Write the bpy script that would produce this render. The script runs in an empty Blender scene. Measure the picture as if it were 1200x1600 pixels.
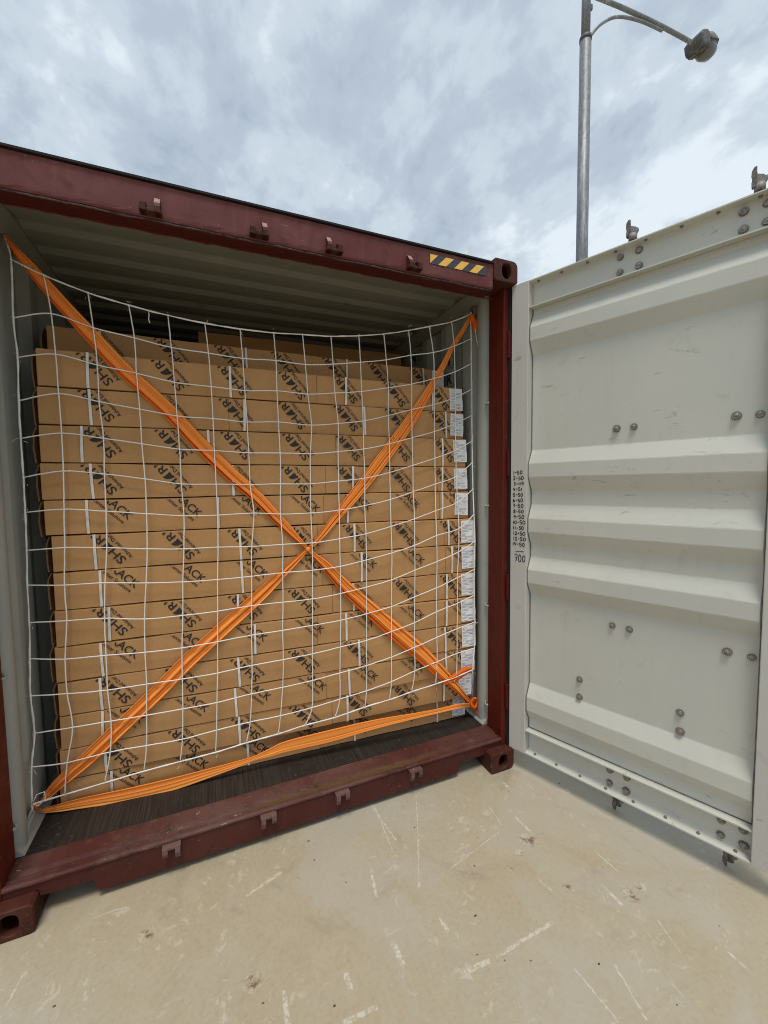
import bpy, bmesh, math, random
from mathutils import Vector, Matrix
random.seed(7)
scn = bpy.context.scene
COL = scn.collection
CAM=[[0.83871,-1.87493,1.68024],[0.921795,-0.387471,-0.012682],[0.036632,0.054489,0.997842],[0.385944,0.92027,-0.064422],19.3287]
NET=[[[0.0896,0.4203,2.6636],[0.2009,0.4174,2.6162],[0.3605,0.4131,2.5665],[0.5185,0.4089,2.5344],[0.6806,0.4046,2.5096],[0.843,0.4003,2.4933],[1.0076,0.3959,2.4856],[1.1741,0.3914,2.4863],[1.3253,0.3874,2.4955],[1.4826,0.3832,2.504],[1.6432,0.3789,2.5265],[1.7956,0.3749,2.5537],[1.9528,0.3707,2.5925],[2.0896,0.367,2.6327],[2.2439,0.3629,2.6794],[2.376,0.3509,2.7403]],[[0.0839,0.4205,2.4193],[0.2192,0.4169,2.4554],[0.3735,0.4128,2.4139],[0.5352,0.4085,2.3869],[0.6893,0.4044,2.3601],[0.8544,0.4,2.3497],[1.0161,0.3957,2.3395],[1.1822,0.3912,2.3448],[1.3365,0.3871,2.3385],[1.4903,0.383,2.3551],[1.6505,0.3787,2.3802],[1.8084,0.3745,2.4086],[1.9665,0.3703,2.451],[2.1165,0.3663,2.4816],[2.2626,0.3624,2.5345],[2.376,0.3458,2.5894]],[[0.0891,0.4204,2.2539],[0.2255,0.4167,2.2812],[0.381,0.4126,2.2481],[0.5365,0.4084,2.2238],[0.6965,0.4034,2.1944],[0.861,0.3984,2.1858],[1.0206,0.3935,2.1779],[1.1823,0.3893,2.187],[1.3459,0.3843,2.1811],[1.4975,0.3811,2.1974],[1.6545,0.3782,2.2167],[1.8192,0.3742,2.2503],[1.9704,0.3702,2.2827],[2.1218,0.3662,2.3275],[2.2673,0.3623,2.3794],[2.376,0.3449,2.4363]],[[0.0831,0.421,2.0688],[0.2284,0.4161,2.1085],[0.3807,0.4108,2.0817],[0.5428,0.4047,2.0564],[0.7015,0.398,2.0316],[0.8632,0.3916,2.0263],[1.0257,0.3848,2.0161],[1.1837,0.3792,2.0228],[1.359,0.3715,2.0127],[1.5084,0.3674,2.0279],[1.6555,0.3644,2.0486],[1.812,0.3626,2.0869],[1.9646,0.3616,2.1299],[2.1183,0.3608,2.1696],[2.2711,0.3622,2.2229],[2.376,0.3377,2.2768]],[[0.0805,0.4218,1.9058],[0.2297,0.4149,1.9335],[0.3901,0.4073,1.9141],[0.5453,0.3993,1.8931],[0.7067,0.3909,1.8705],[0.8642,0.3829,1.866],[1.0285,0.3745,1.8572],[1.1862,0.3666,1.8588],[1.3462,0.3585,1.8567],[1.5005,0.3515,1.8706],[1.6497,0.3451,1.8874],[1.8074,0.3418,1.9217],[1.9555,0.3407,1.9607],[2.1082,0.3409,2.0035],[2.2579,0.3442,2.0577],[2.376,0.3374,2.114]],[[0.0808,0.4223,1.7353],[0.2282,0.4143,1.7634],[0.3866,0.4056,1.7494],[0.5517,0.3962,1.7257],[0.7075,0.3868,1.7005],[0.8661,0.3777,1.6965],[1.0291,0.3682,1.6937],[1.1824,0.3596,1.6954],[1.3404,0.3505,1.6937],[1.4971,0.3427,1.7073],[1.6499,0.3353,1.7219],[1.8024,0.3289,1.7544],[1.9498,0.3239,1.7959],[2.0978,0.3196,1.8402],[2.244,0.3164,1.8907],[2.3665,0.3214,1.952]],[[0.0779,0.423,1.5807],[0.2219,0.4138,1.5904],[0.3849,0.4032,1.5755],[0.5512,0.392,1.5587],[0.7129,0.3806,1.5427],[0.8672,0.3701,1.5404],[1.0422,0.3587,1.5451],[1.1763,0.3489,1.5352],[1.3362,0.3381,1.5352],[1.4933,0.3286,1.5455],[1.6421,0.321,1.5672],[1.7979,0.3141,1.5972],[1.9443,0.3098,1.6407],[2.0911,0.3064,1.6837],[2.2385,0.3033,1.7293],[2.3567,0.3044,1.8168]],[[0.0737,0.4242,1.4113],[0.2154,0.4132,1.4151],[0.38,0.4002,1.4053],[0.5472,0.3866,1.3891],[0.7068,0.3736,1.3794],[0.8634,0.3611,1.3787],[1.025,0.348,1.3725],[1.181,0.3355,1.3746],[1.3359,0.3231,1.3741],[1.4876,0.3116,1.389],[1.639,0.302,1.4088],[1.7915,0.2947,1.4428],[1.9408,0.2892,1.4812],[2.0821,0.2859,1.5243],[2.2344,0.2828,1.5702],[2.3495,0.2868,1.6509]],[[0.0672,0.4251,1.2547],[0.2058,0.4135,1.2425],[0.3653,0.4,1.2395],[0.5355,0.3855,1.2239],[0.6959,0.3718,1.2156],[0.8553,0.3583,1.2138],[1.0188,0.3444,1.2176],[1.1761,0.3312,1.2238],[1.3333,0.3179,1.2255],[1.4863,0.3054,1.2353],[1.6374,0.2938,1.2606],[1.7895,0.2826,1.2908],[1.9322,0.2727,1.3259],[2.0739,0.2641,1.3762],[2.2263,0.2566,1.4112],[2.3398,0.2625,1.4925]],[[0.0646,0.4255,1.0843],[0.206,0.4133,1.076],[0.3554,0.4003,1.0711],[0.5208,0.3858,1.0484],[0.6892,0.3712,1.0475],[0.8495,0.3572,1.0519],[1.0147,0.343,1.0634],[1.1733,0.3292,1.0657],[1.3289,0.3158,1.0678],[1.4846,0.3025,1.0839],[1.6335,0.2901,1.1066],[1.7838,0.2777,1.1354],[1.929,0.2663,1.1803],[2.0724,0.2551,1.2214],[2.2169,0.2459,1.2698],[2.3315,0.2402,1.3278]],[[0.062,0.4135,0.9222],[0.1902,0.4144,0.8968],[0.3532,0.3995,0.8922],[0.5165,0.3845,0.8844],[0.6788,0.3696,0.8849],[0.8438,0.3547,0.8948],[1.0085,0.34,0.9082],[1.1665,0.3258,0.9146],[1.3245,0.3117,0.9229],[1.4802,0.298,0.9336],[1.6293,0.2854,0.9545],[1.7794,0.2732,0.9805],[1.9243,0.2624,1.0232],[2.0652,0.2517,1.063],[2.2044,0.241,1.1123],[2.3214,0.2321,1.1545]],[[0.062,0.3931,0.7596],[0.1898,0.4144,0.732],[0.3519,0.3993,0.7226],[0.5159,0.3841,0.7253],[0.6745,0.3693,0.726],[0.838,0.3542,0.7316],[1.0064,0.3387,0.7471],[1.1652,0.324,0.7554],[1.3203,0.3097,0.7656],[1.4742,0.2956,0.7833],[1.6254,0.2819,0.8015],[1.7751,0.2685,0.8341],[1.9183,0.2558,0.8705],[2.0605,0.2449,0.92],[2.2021,0.2343,0.9578],[2.3175,0.2262,0.9959]],[[0.062,0.4079,0.5774],[0.2022,0.413,0.5671],[0.3579,0.3981,0.5687],[0.5092,0.3835,0.5694],[0.6705,0.368,0.573],[0.8294,0.3526,0.5785],[0.9982,0.3361,0.5957],[1.1579,0.3262,0.603],[1.317,0.3114,0.6156],[1.469,0.2971,0.6343],[1.6232,0.2825,0.6548],[1.773,0.268,0.6838],[1.9161,0.254,0.7228],[2.0598,0.2412,0.7645],[2.195,0.2293,0.8012],[2.3171,0.2185,0.8289]],[[0.062,0.3527,0.4538],[0.1725,0.416,0.4015],[0.3477,0.4,0.4159],[0.5022,0.3859,0.4154],[0.662,0.3714,0.4152],[0.822,0.3564,0.4306],[0.9873,0.3409,0.4435],[1.142,0.3264,0.4487],[1.311,0.3103,0.4634],[1.4653,0.2949,0.4859],[1.6197,0.2793,0.5089],[1.7692,0.2636,0.5398],[1.9144,0.2481,0.5826],[2.0625,0.2434,0.6132],[2.1953,0.2301,0.6467],[2.3129,0.2188,0.6632]],[[0.062,0.3309,0.2959],[0.1544,0.4177,0.2487],[0.3165,0.4034,0.2673],[0.4852,0.3883,0.2869],[0.6477,0.3738,0.2999],[0.8128,0.359,0.3122],[0.9647,0.3452,0.3321],[1.1286,0.3302,0.3482],[1.2711,0.317,0.3686],[1.4365,0.3018,0.3823],[1.6096,0.2851,0.411],[1.757,0.2706,0.4301],[1.8963,0.2564,0.4548],[2.0492,0.2408,0.4777],[2.1879,0.2261,0.5026],[2.2985,0.2135,0.5333]]]
STRAP_A=[[0.0732,0.4328,2.7561,0.0246],[0.1052,0.4319,2.7068,0.0358],[0.1466,0.4308,2.653,0.0473],[0.2101,0.4291,2.5686,0.0593],[0.2871,0.4271,2.4719,0.0633],[0.358,0.4252,2.3877,0.0702],[0.475,0.4221,2.249,0.0721],[0.6606,0.4128,2.0626,0.0749],[0.7918,0.4001,1.9071,0.0768],[0.936,0.3878,1.7505,0.0755],[1.051,0.3759,1.6401,0.0703],[1.1503,0.3619,1.5262,0.0611],[1.2296,0.3483,1.4344,0.0481],[1.2781,0.34,1.3803,0.0311],[1.3144,0.3356,1.34,0.0243]]
STRAP_A2=[[1.3144,0.3356,1.34,0.0243],[1.3512,0.3311,1.2992,0.035],[1.4123,0.3237,1.2386,0.0565],[1.5275,0.3112,1.1035,0.079],[1.6986,0.2903,0.9326,0.0957],[1.8516,0.2727,0.7826,0.1054],[1.9518,0.2633,0.688,0.1031],[2.0724,0.2456,0.5587,0.0854],[2.161,0.2431,0.4661,0.063],[2.2297,0.242,0.387,0.0438],[2.2984,0.2385,0.3118,0.0282]]
STRAP_B=[[2.376,0.3474,2.7184,0.0239],[2.3269,0.3727,2.6312,0.028],[2.2531,0.3747,2.5216,0.0318],[2.1804,0.3766,2.3905,0.0395],[2.0638,0.3783,2.2078,0.0585],[1.9523,0.3665,2.0545,0.0766],[1.7753,0.348,1.8414,0.0818],[1.6128,0.3429,1.6509,0.0727],[1.4727,0.3371,1.5005,0.0534],[1.3824,0.333,1.3991,0.0351],[1.3144,0.3356,1.34,0.0209]]
STRAP_C=[[1.3144,0.3356,1.34,0.0209],[1.2756,0.3375,1.3042,0.0311],[1.1993,0.3416,1.2369,0.048],[1.0545,0.352,1.1052,0.0741],[0.8642,0.3659,0.9471,0.0822],[0.6913,0.3801,0.7975,0.0837],[0.5655,0.3917,0.6758,0.0825],[0.3985,0.4064,0.5277,0.0809],[0.2458,0.4214,0.3923,0.0763],[0.139,0.4311,0.3062,0.0602],[0.0732,0.4369,0.244,0.0358],[0.062,0.3407,0.2698,0.017]]
STRAP_D=[[0.062,0.3407,0.2698,0.0142],[0.0699,0.4162,0.2011,0.0207],[0.1341,0.4105,0.1966,0.0389],[0.2357,0.4016,0.1955,0.0547],[0.4131,0.3859,0.1889,0.0718],[0.6013,0.3693,0.1952,0.0707],[0.798,0.352,0.2163,0.0495],[0.9546,0.3382,0.2361,0.0304],[1.0095,0.3333,0.245,0.0272],[1.0917,0.3259,0.259,0.0516],[1.1757,0.3183,0.2734,0.0695],[1.4098,0.2973,0.2834,0.0789],[1.6553,0.2751,0.3006,0.0629],[1.9209,0.2513,0.3062,0.0382],[2.0584,0.239,0.3085,0.0311],[2.205,0.2257,0.3143,0.0316],[2.284,0.2177,0.3417,0.0239]]
TAIL=[[2.1077,0.2378,0.4712,0.0351],[2.1756,0.2299,0.4933,0.055],[2.2441,0.2214,0.5241,0.0514],[2.2963,0.2152,0.5412,0.0278]]
CART=[[0.1429,0.455,2.3121,2.3423,0.4037,2.2925],[0.1385,0.455,2.1438,2.3372,0.3816,2.135],[0.1363,0.455,1.9739,2.3336,0.3475,1.9657],[0.1317,0.455,1.8022,2.3283,0.3325,1.788],[0.1366,0.455,1.6313,2.3323,0.3172,1.639],[0.1565,0.455,1.469,2.3494,0.2795,1.467],[0.1546,0.455,1.2967,2.3467,0.2684,1.3073],[0.15,0.455,1.1167,2.3421,0.2683,1.1377],[0.1411,0.455,0.9447,2.3318,0.2533,0.9795],[0.1444,0.455,0.7751,2.3349,0.2505,0.8166],[0.1433,0.455,0.6106,2.3342,0.256,0.6584],[0.1348,0.455,0.4464,2.3273,0.2735,0.5029],[0.1272,0.455,0.2997,2.3242,0.3408,0.3333]]
SCR=[[1.8074,0.0358,1.6472,-0.307,0.0038],[1.7028,-0.1809,1.5822,-0.431,0.0028],[1.5555,0.087,1.5895,-0.1826,0.0057],[1.5741,0.0788,1.5518,-0.237,0.0038],[1.0023,-0.5643,1.0018,-0.6653,0.0116],[1.2083,-0.598,1.2106,-0.6542,0.0122],[1.3968,-0.5656,1.4009,-0.6564,0.0148],[1.4009,-0.6564,1.3847,-0.6904,0.0044],[1.6004,-0.5673,1.6032,-0.6239,0.0118],[1.5874,-0.7619,1.688,-0.7635,0.0125],[1.7151,-0.7644,1.9929,-0.7555,0.0095],[1.4281,-0.2727,1.4028,-0.3969,0.0098],[1.9407,-0.9002,1.9525,-1.0616,0.0042],[2.0787,-0.9473,2.0368,-1.0912,0.0059],[2.4838,-1.0795,2.4859,-1.1358,0.0072],[2.3623,-0.9081,2.3253,-1.024,0.0038],[2.2888,-0.7232,2.2899,-0.8158,0.0105],[2.1989,-0.2967,2.2048,-0.4203,0.0101],[2.3987,-0.5993,2.4041,-0.7109,0.0046],[2.0646,-0.5949,2.0773,-0.6611,0.0064],[1.158,-0.7243,1.2758,-0.7266,0.0114],[2.1168,-0.1973,2.1041,-0.3153,0.0039],[2.2978,-0.0743,2.3045,-0.1311,0.0114],[0.1786,-0.1531,0.1615,-0.2424,0.0052],[1.7334,-0.4123,2.0656,-0.3395,0.0035],[0.9138,-0.1787,1.0643,-0.1274,0.0109]]
SPOT=[[2.162,-0.4289,0.0511],[2.0793,-0.4672,0.0266],[2.3584,-0.8007,0.0476],[2.4273,-0.7925,0.0277],[0.557,-0.1828,0.0377],[0.91,-0.4993,0.0396],[1.9885,-0.5234,0.0181],[2.1486,-0.6802,0.0277]]

# ------------------------------------------------------------------ camera
cam_d = bpy.data.cameras.new('camera'); cam = bpy.data.objects.new('camera', cam_d); COL.objects.link(cam)
cam_d.sensor_fit = 'HORIZONTAL'; cam_d.sensor_width = 36.0; cam_d.lens = CAM[4]
cam_d.clip_start = 0.02; cam_d.clip_end = 800
_r, _u, _f = Vector(CAM[1]), Vector(CAM[2]), Vector(CAM[3])
cam.matrix_world = Matrix(((_r.x, _u.x, -_f.x, CAM[0][0]), (_r.y, _u.y, -_f.y, CAM[0][1]), (_r.z, _u.z, -_f.z, CAM[0][2]), (0, 0, 0, 1)))
scn.camera = cam
scn.cycles.filter_width = 1.0
# ------------------------------------------------------------------ light and view
SUN_EL, SUN_AZ = 69, 200          # degrees; azimuth clockwise from +Y
scn.view_settings.view_transform = 'Standard'; scn.view_settings.look = 'None'
scn.view_settings.exposure = 0.52; scn.view_settings.gamma = 1.0; scn.view_settings.use_curve_mapping = False
sd = bpy.data.lights.new('sun', 'SUN'); sd.energy = 1.5; sd.angle = math.radians(18); sd.color = (1.0, 0.94, 0.85)
sun = bpy.data.objects.new('sun', sd); COL.objects.link(sun)
el, az = math.radians(SUN_EL), math.radians(SUN_AZ)
sdir = Vector((math.sin(az) * math.cos(el), math.cos(az) * math.cos(el), math.sin(el)))
sun.rotation_euler = (-sdir).to_track_quat('-Z', 'Y').to_euler(); sun.location = sdir * 40
W = bpy.data.worlds.new('World'); scn.world = W; W.use_nodes = True
def build_world():
    nt = W.node_tree; nt.nodes.clear(); n = nt.nodes.new; L = nt.links.new
    out = n('ShaderNodeOutputWorld'); bg = n('ShaderNodeBackground'); bg.inputs['Strength'].default_value = 0.1
    sky = n('ShaderNodeTexSky'); sky.sky_type = 'NISHITA'; sky.sun_disc = False
    sky.sun_elevation = el; sky.sun_rotation = az
    tc = n('ShaderNodeTexCoord'); sep = n('ShaderNodeSeparateXYZ'); L(tc.outputs['Generated'], sep.inputs[0])
    def m(op, a, b=None, c=None):
        x = n('ShaderNodeMath'); x.operation = op
        for i, v in enumerate((a, b, c)):
            if v is None: continue
            if isinstance(v, (int, float)): x.inputs[i].default_value = v
            else: L(v, x.inputs[i])
        return x.outputs[0]
    zc = m('ADD', m('MAXIMUM', sep.outputs[2], 0.0), 0.28)
    cmb = n('ShaderNodeCombineXYZ'); L(m('DIVIDE', sep.outputs[0], zc), cmb.inputs[0]); L(m('DIVIDE', sep.outputs[1], zc), cmb.inputs[1])
    mp = n('ShaderNodeMapping'); mp.inputs['Rotation'].default_value = (0, 0, math.radians(-38)); mp.inputs['Scale'].default_value = (1.0, 0.80, 1); L(cmb.outputs[0], mp.inputs[0])
    def noise(scale, detail, rough, dist, src):
        x = n('ShaderNodeTexNoise'); x.inputs['Scale'].default_value = scale; x.inputs['Detail'].default_value = detail
        x.inputs['Roughness'].default_value = rough; x.inputs['Distortion'].default_value = dist; L(src, x.inputs['Vector']); return x.outputs[0]
    big = noise(1.3, 4, 0.55, 0.5, mp.outputs[0]); mid = noise(5.2, 7, 0.58, 0.25, mp.outputs[0]); fine = noise(13, 6, 0.6, 0.2, mp.outputs[0])
    v = m('ADD', m('ADD', m('MULTIPLY', big, 0.42), m('MULTIPLY', mid, 0.50)), m('MULTIPLY', fine, 0.17))
    # the cloud deck thins towards the right of the view
    dotp = n('ShaderNodeVectorMath'); dotp.operation = 'DOT_PRODUCT'; L(tc.outputs['Generated'], dotp.inputs[0]); dotp.inputs[1].default_value = Vector((0.88, 0.40, 0.27)).normalized()
    v = m('ADD', v, m('MULTIPLY', m('SUBTRACT', dotp.outputs['Value'], 0.55), 0.04))
    rp = n('ShaderNodeValToRGB'); L(v, rp.inputs[0]); cr = rp.color_ramp; cr.interpolation = 'EASE'
    cr.elements[0].position = 0.415; cr.elements[0].color = (0.275, 0.33, 0.405, 1)
    cr.elements[1].position = 0.65; cr.elements[1].color = (0.565, 0.625, 0.67, 1)
    e = cr.elements.new(0.50); e.color = (0.345, 0.405, 0.475, 1)
    e = cr.elements.new(0.575); e.color = (0.430, 0.495, 0.555, 1)
    sc = n('ShaderNodeVectorMath'); sc.operation = 'SCALE'; L(rp.outputs[0], sc.inputs[0]); sc.inputs['Scale'].default_value = 10.0
    mx = n('ShaderNodeMix'); mx.data_type = 'RGBA'; mx.inputs[0].default_value = 0.96
    L(sky.outputs[0], mx.inputs['A']); L(sc.outputs[0], mx.inputs['B'])
    L(mx.outputs['Result'], bg.inputs['Color']); L(bg.outputs[0], out.inputs[0])
build_world()

# ------------------------------------------------------------------ material helpers
class NT:
    def __init__(s, name, rough=0.7, metal=0.0, spec=None):
        s.m = bpy.data.materials.new(name); s.m.use_nodes = True; s.t = s.m.node_tree; s.t.nodes.clear()
        s.out = s.n('ShaderNodeOutputMaterial'); s.b = s.n('ShaderNodeBsdfPrincipled'); s.l(s.b.outputs[0], s.out.inputs[0])
        s.b.inputs['Roughness'].default_value = rough; s.b.inputs['Metallic'].default_value = metal
        if spec is not None: s.b.inputs['Specular IOR Level'].default_value = spec
        s.tc = s.n('ShaderNodeTexCoord'); s.bumpin = None
    def n(s, t): return s.t.nodes.new(t)
    def l(s, a, b): s.t.links.new(a, b)
    def setv(s, sock, v):
        if isinstance(v, (int, float)): sock.default_value = v
        elif isinstance(v, (tuple, list)): sock.default_value = (*v, 1) if len(v) == 3 and sock.type == 'RGBA' else v
        else: s.l(v, sock)
    def math(s, op, a, b=0.0, c=0.0, clamp=False):
        x = s.n('ShaderNodeMath'); x.operation = op; x.use_clamp = clamp
        for i, v in enumerate((a, b, c)): s.setv(x.inputs[i], v)
        return x.outputs[0]
    def coord(s, kind='Object', scale=(1, 1, 1), rot=(0, 0, 0), geo=False):
        mp = s.n('ShaderNodeMapping'); mp.inputs['Scale'].default_value = scale; mp.inputs['Rotation'].default_value = rot
        if geo:
            g = s.n('ShaderNodeNewGeometry'); s.l(g.outputs['Position'], mp.inputs[0])
        else: s.l(s.tc.outputs[kind], mp.inputs[0])
        return mp.outputs[0]
    def noise(s, vec, scale, detail=4, rough=0.55, dist=0.0):
        x = s.n('ShaderNodeTexNoise'); s.l(vec, x.inputs['Vector'])
        x.inputs['Scale'].default_value = scale; x.inputs['Detail'].default_value = detail
        x.inputs['Roughness'].default_value = rough; x.inputs['Distortion'].default_value = dist
        return x.outputs[0]
    def vor(s, vec, scale, feat='F1', out='Distance', rnd=1.0):
        x = s.n('ShaderNodeTexVoronoi'); s.l(vec, x.inputs['Vector']); x.feature = feat; x.inputs['Scale'].default_value = scale
        x.inputs['Randomness'].default_value = rnd; return x.outputs[out]
    def ramp(s, v, a, b, lo=0.0, hi=1.0):
        x = s.n('ShaderNodeMapRange'); x.interpolation_type = 'SMOOTHSTEP'; s.setv(x.inputs[0], v)
        for i, q in enumerate((a, b, lo, hi)): x.inputs[i + 1].default_value = q
        return x.outputs[0]
    def mix(s, f, a, b, mode='MIX'):
        x = s.n('ShaderNodeMix'); x.data_type = 'RGBA'; x.blend_type = mode; s.setv(x.inputs[0], f); s.setv(x.inputs['A'], a); s.setv(x.inputs['B'], b)
        return x.outputs['Result']
    def bump(s, h, strength=0.2, dist=0.01):
        x = s.n('ShaderNodeBump'); x.inputs['Strength'].default_value = strength; x.inputs['Distance'].default_value = dist; s.setv(x.inputs['Height'], h)
        if s.bumpin is not None: s.l(s.bumpin, x.inputs['Normal'])
        s.bumpin = x.outputs[0]; s.l(x.outputs[0], s.b.inputs['Normal'])
    def col(s, c): s.setv(s.b.inputs['Base Color'], c); return s
    def rough(s, r): s.setv(s.b.inputs['Roughness'], r)

def mat_concrete():
    k = NT('concrete', 0.85, spec=0.3); v = k.coord(geo=True)
    big = k.noise(v, 0.9, 6, 0.6, 0.4); mid = k.noise(v, 4.5, 7, 0.65, 0.6); fine = k.noise(v, 55, 6, 0.7); grit = k.noise(v, 260, 3, 0.7)
    c = k.mix(k.ramp(big, 0.34, 0.66), (0.42, 0.348, 0.230), (0.43, 0.375, 0.275))
    c = k.mix(k.math('MULTIPLY', k.ramp(mid, 0.50, 0.72), 0.38), c, (0.50, 0.445, 0.335))
    c = k.mix(k.math('MULTIPLY', k.ramp(k.noise(v, 2.3, 6, 0.7, 1.2), 0.55, 0.75), 0.45), c, (0.295, 0.243, 0.165))
    c = k.mix(k.math('MULTIPLY', k.ramp(fine, 0.42, 0.75), 0.28), c, (0.25, 0.21, 0.145))
    c = k.mix(k.math('MULTIPLY', k.ramp(grit, 0.55, 0.8), 0.35), c, (0.56, 0.50, 0.40))
    # light scuffs, streaked in two directions and broken by a mask
    c = k.mix(k.math('MULTIPLY', k.ramp(k.noise(v, 1.15, 7, 0.65, 0.9), 0.50, 0.62), 0.42), c, (0.445, 0.42, 0.36))
    c = k.mix(k.math('MULTIPLY', k.ramp(k.noise(k.coord(geo=True, scale=(1, 1, 1), rot=(0, 0, 0.8)), 1.6, 8, 0.7, 1.4), 0.56, 0.68), 0.50), c, (0.275, 0.215, 0.155))
    brk = k.noise(v, 7.0, 5, 0.7, 0.5)
    for rz, sc, th, am in ((25, (3.2, 26, 1), 0.655, 0.6), (-52, (2.4, 30, 1), 0.67, 0.55), (60, (5, 46, 1), 0.66, 0.45)):
        s1 = k.noise(k.coord(geo=True, scale=sc, rot=(0, 0, math.radians(rz))), 1.0, 4, 0.6, 0.3)
        f = k.math('MULTIPLY', k.ramp(s1, th, th + 0.05), k.ramp(brk, 0.47, 0.62))
        c = k.mix(k.math('MULTIPLY', f, am), c, (0.60, 0.565, 0.48))
    # broken pale abrasions
    ab = k.math('MULTIPLY', k.ramp(k.noise(v, 14, 6, 0.75, 0.8), 0.57, 0.63), k.ramp(k.noise(v, 1.7, 4, 0.6), 0.47, 0.58))
    c = k.mix(k.math('MULTIPLY', ab, 0.42), c, (0.62, 0.57, 0.46))
    dk = k.math('MULTIPLY', k.ramp(k.noise(v, 26, 5, 0.75, 0.6), 0.66, 0.72), k.ramp(k.noise(v, 2.6, 4, 0.6), 0.50, 0.66))
    c = k.mix(k.math('MULTIPLY', dk, 0.75), c, (0.13, 0.090, 0.060))
    # individual scrape marks left by dragged steel: each a wobbly tapering stroke
    wob = k.n('ShaderNodeVectorMath'); wob.operation = 'ADD'
    wn = k.n('ShaderNodeTexNoise'); k.l(v, wn.inputs['Vector']); wn.inputs['Scale'].default_value = 42; wn.inputs['Detail'].default_value = 4
    w2 = k.n('ShaderNodeVectorMath'); w2.operation = 'MULTIPLY_ADD'; k.l(wn.outputs['Color'], w2.inputs[0]); w2.inputs[1].default_value = (0.014,) * 3; w2.inputs[2].default_value = (-0.007,) * 3
    k.l(v, wob.inputs[0]); k.l(w2.outputs[0], wob.inputs[1])
    tot = None
    for (ax, ay, bx, by, w) in SCR:
        d = Vector((bx - ax, by - ay, 0)); ln = d.length; d.normalize()
        sub = k.n('ShaderNodeVectorMath'); sub.operation = 'SUBTRACT'; k.l(wob.outputs[0], sub.inputs[0]); sub.inputs[1].default_value = (ax, ay, 0)
        dt = k.n('ShaderNodeVectorMath'); dt.operation = 'DOT_PRODUCT'; k.l(sub.outputs[0], dt.inputs[0]); dt.inputs[1].default_value = d
        cr = k.n('ShaderNodeVectorMath'); cr.operation = 'DOT_PRODUCT'; k.l(sub.outputs[0], cr.inputs[0]); cr.inputs[1].default_value = (-d.y, d.x, 0)
        al = k.math('ABSOLUTE', k.math('SUBTRACT', dt.outputs['Value'], ln / 2))
        fa = k.ramp(al, ln / 2 - 0.004, ln / 2 + 0.004, 1, 0)
        fc = k.ramp(k.math('ABSOLUTE', cr.outputs['Value']), w * 0.45, w * 0.8, 1, 0)
        f = k.math('MULTIPLY', fa, fc)
        tot = f if tot is None else k.math('MAXIMUM', tot, f)
    brk2 = k.math('MULTIPLY', k.ramp(k.noise(v, 60, 5, 0.7), 0.36, 0.58), k.ramp(k.noise(v, 17, 4, 0.7), 0.30, 0.52))
    c = k.mix(k.math('MULTIPLY', k.math('MULTIPLY', tot, brk2), 0.72), c, (0.66, 0.63, 0.55))
    ts = None
    for i, (x, y, r) in enumerate(SPOT):
        ds = k.n('ShaderNodeVectorMath'); ds.operation = 'DISTANCE'; k.l(v, ds.inputs[0]); ds.inputs[1].default_value = (x, y, 0)
        f = k.ramp(ds.outputs['Value'], r * 0.25, r, 1, 0); ts = f if ts is None else k.math('MAXIMUM', ts, f)
    f = k.math('MULTIPLY', ts, k.ramp(k.noise(v, 38, 5, 0.7), 0.47, 0.60))
    c = k.mix(k.math('MULTIPLY', k.math('MULTIPLY', k.ramp(ts, 0.05, 0.3), k.ramp(k.noise(v, 22, 6, 0.75, 0.6), 0.48, 0.58)), 0.5), c, (0.60, 0.54, 0.42))
    c = k.mix(k.math('MULTIPLY', f, 0.85), c, (0.155, 0.078, 0.045))
    k.col(c); k.bump(fine, 0.25, 0.004); k.bump(mid, 0.15, 0.01); k.rough(k.ramp(mid, 0.3, 0.7, 0.72, 0.92)); return k.m

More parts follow.
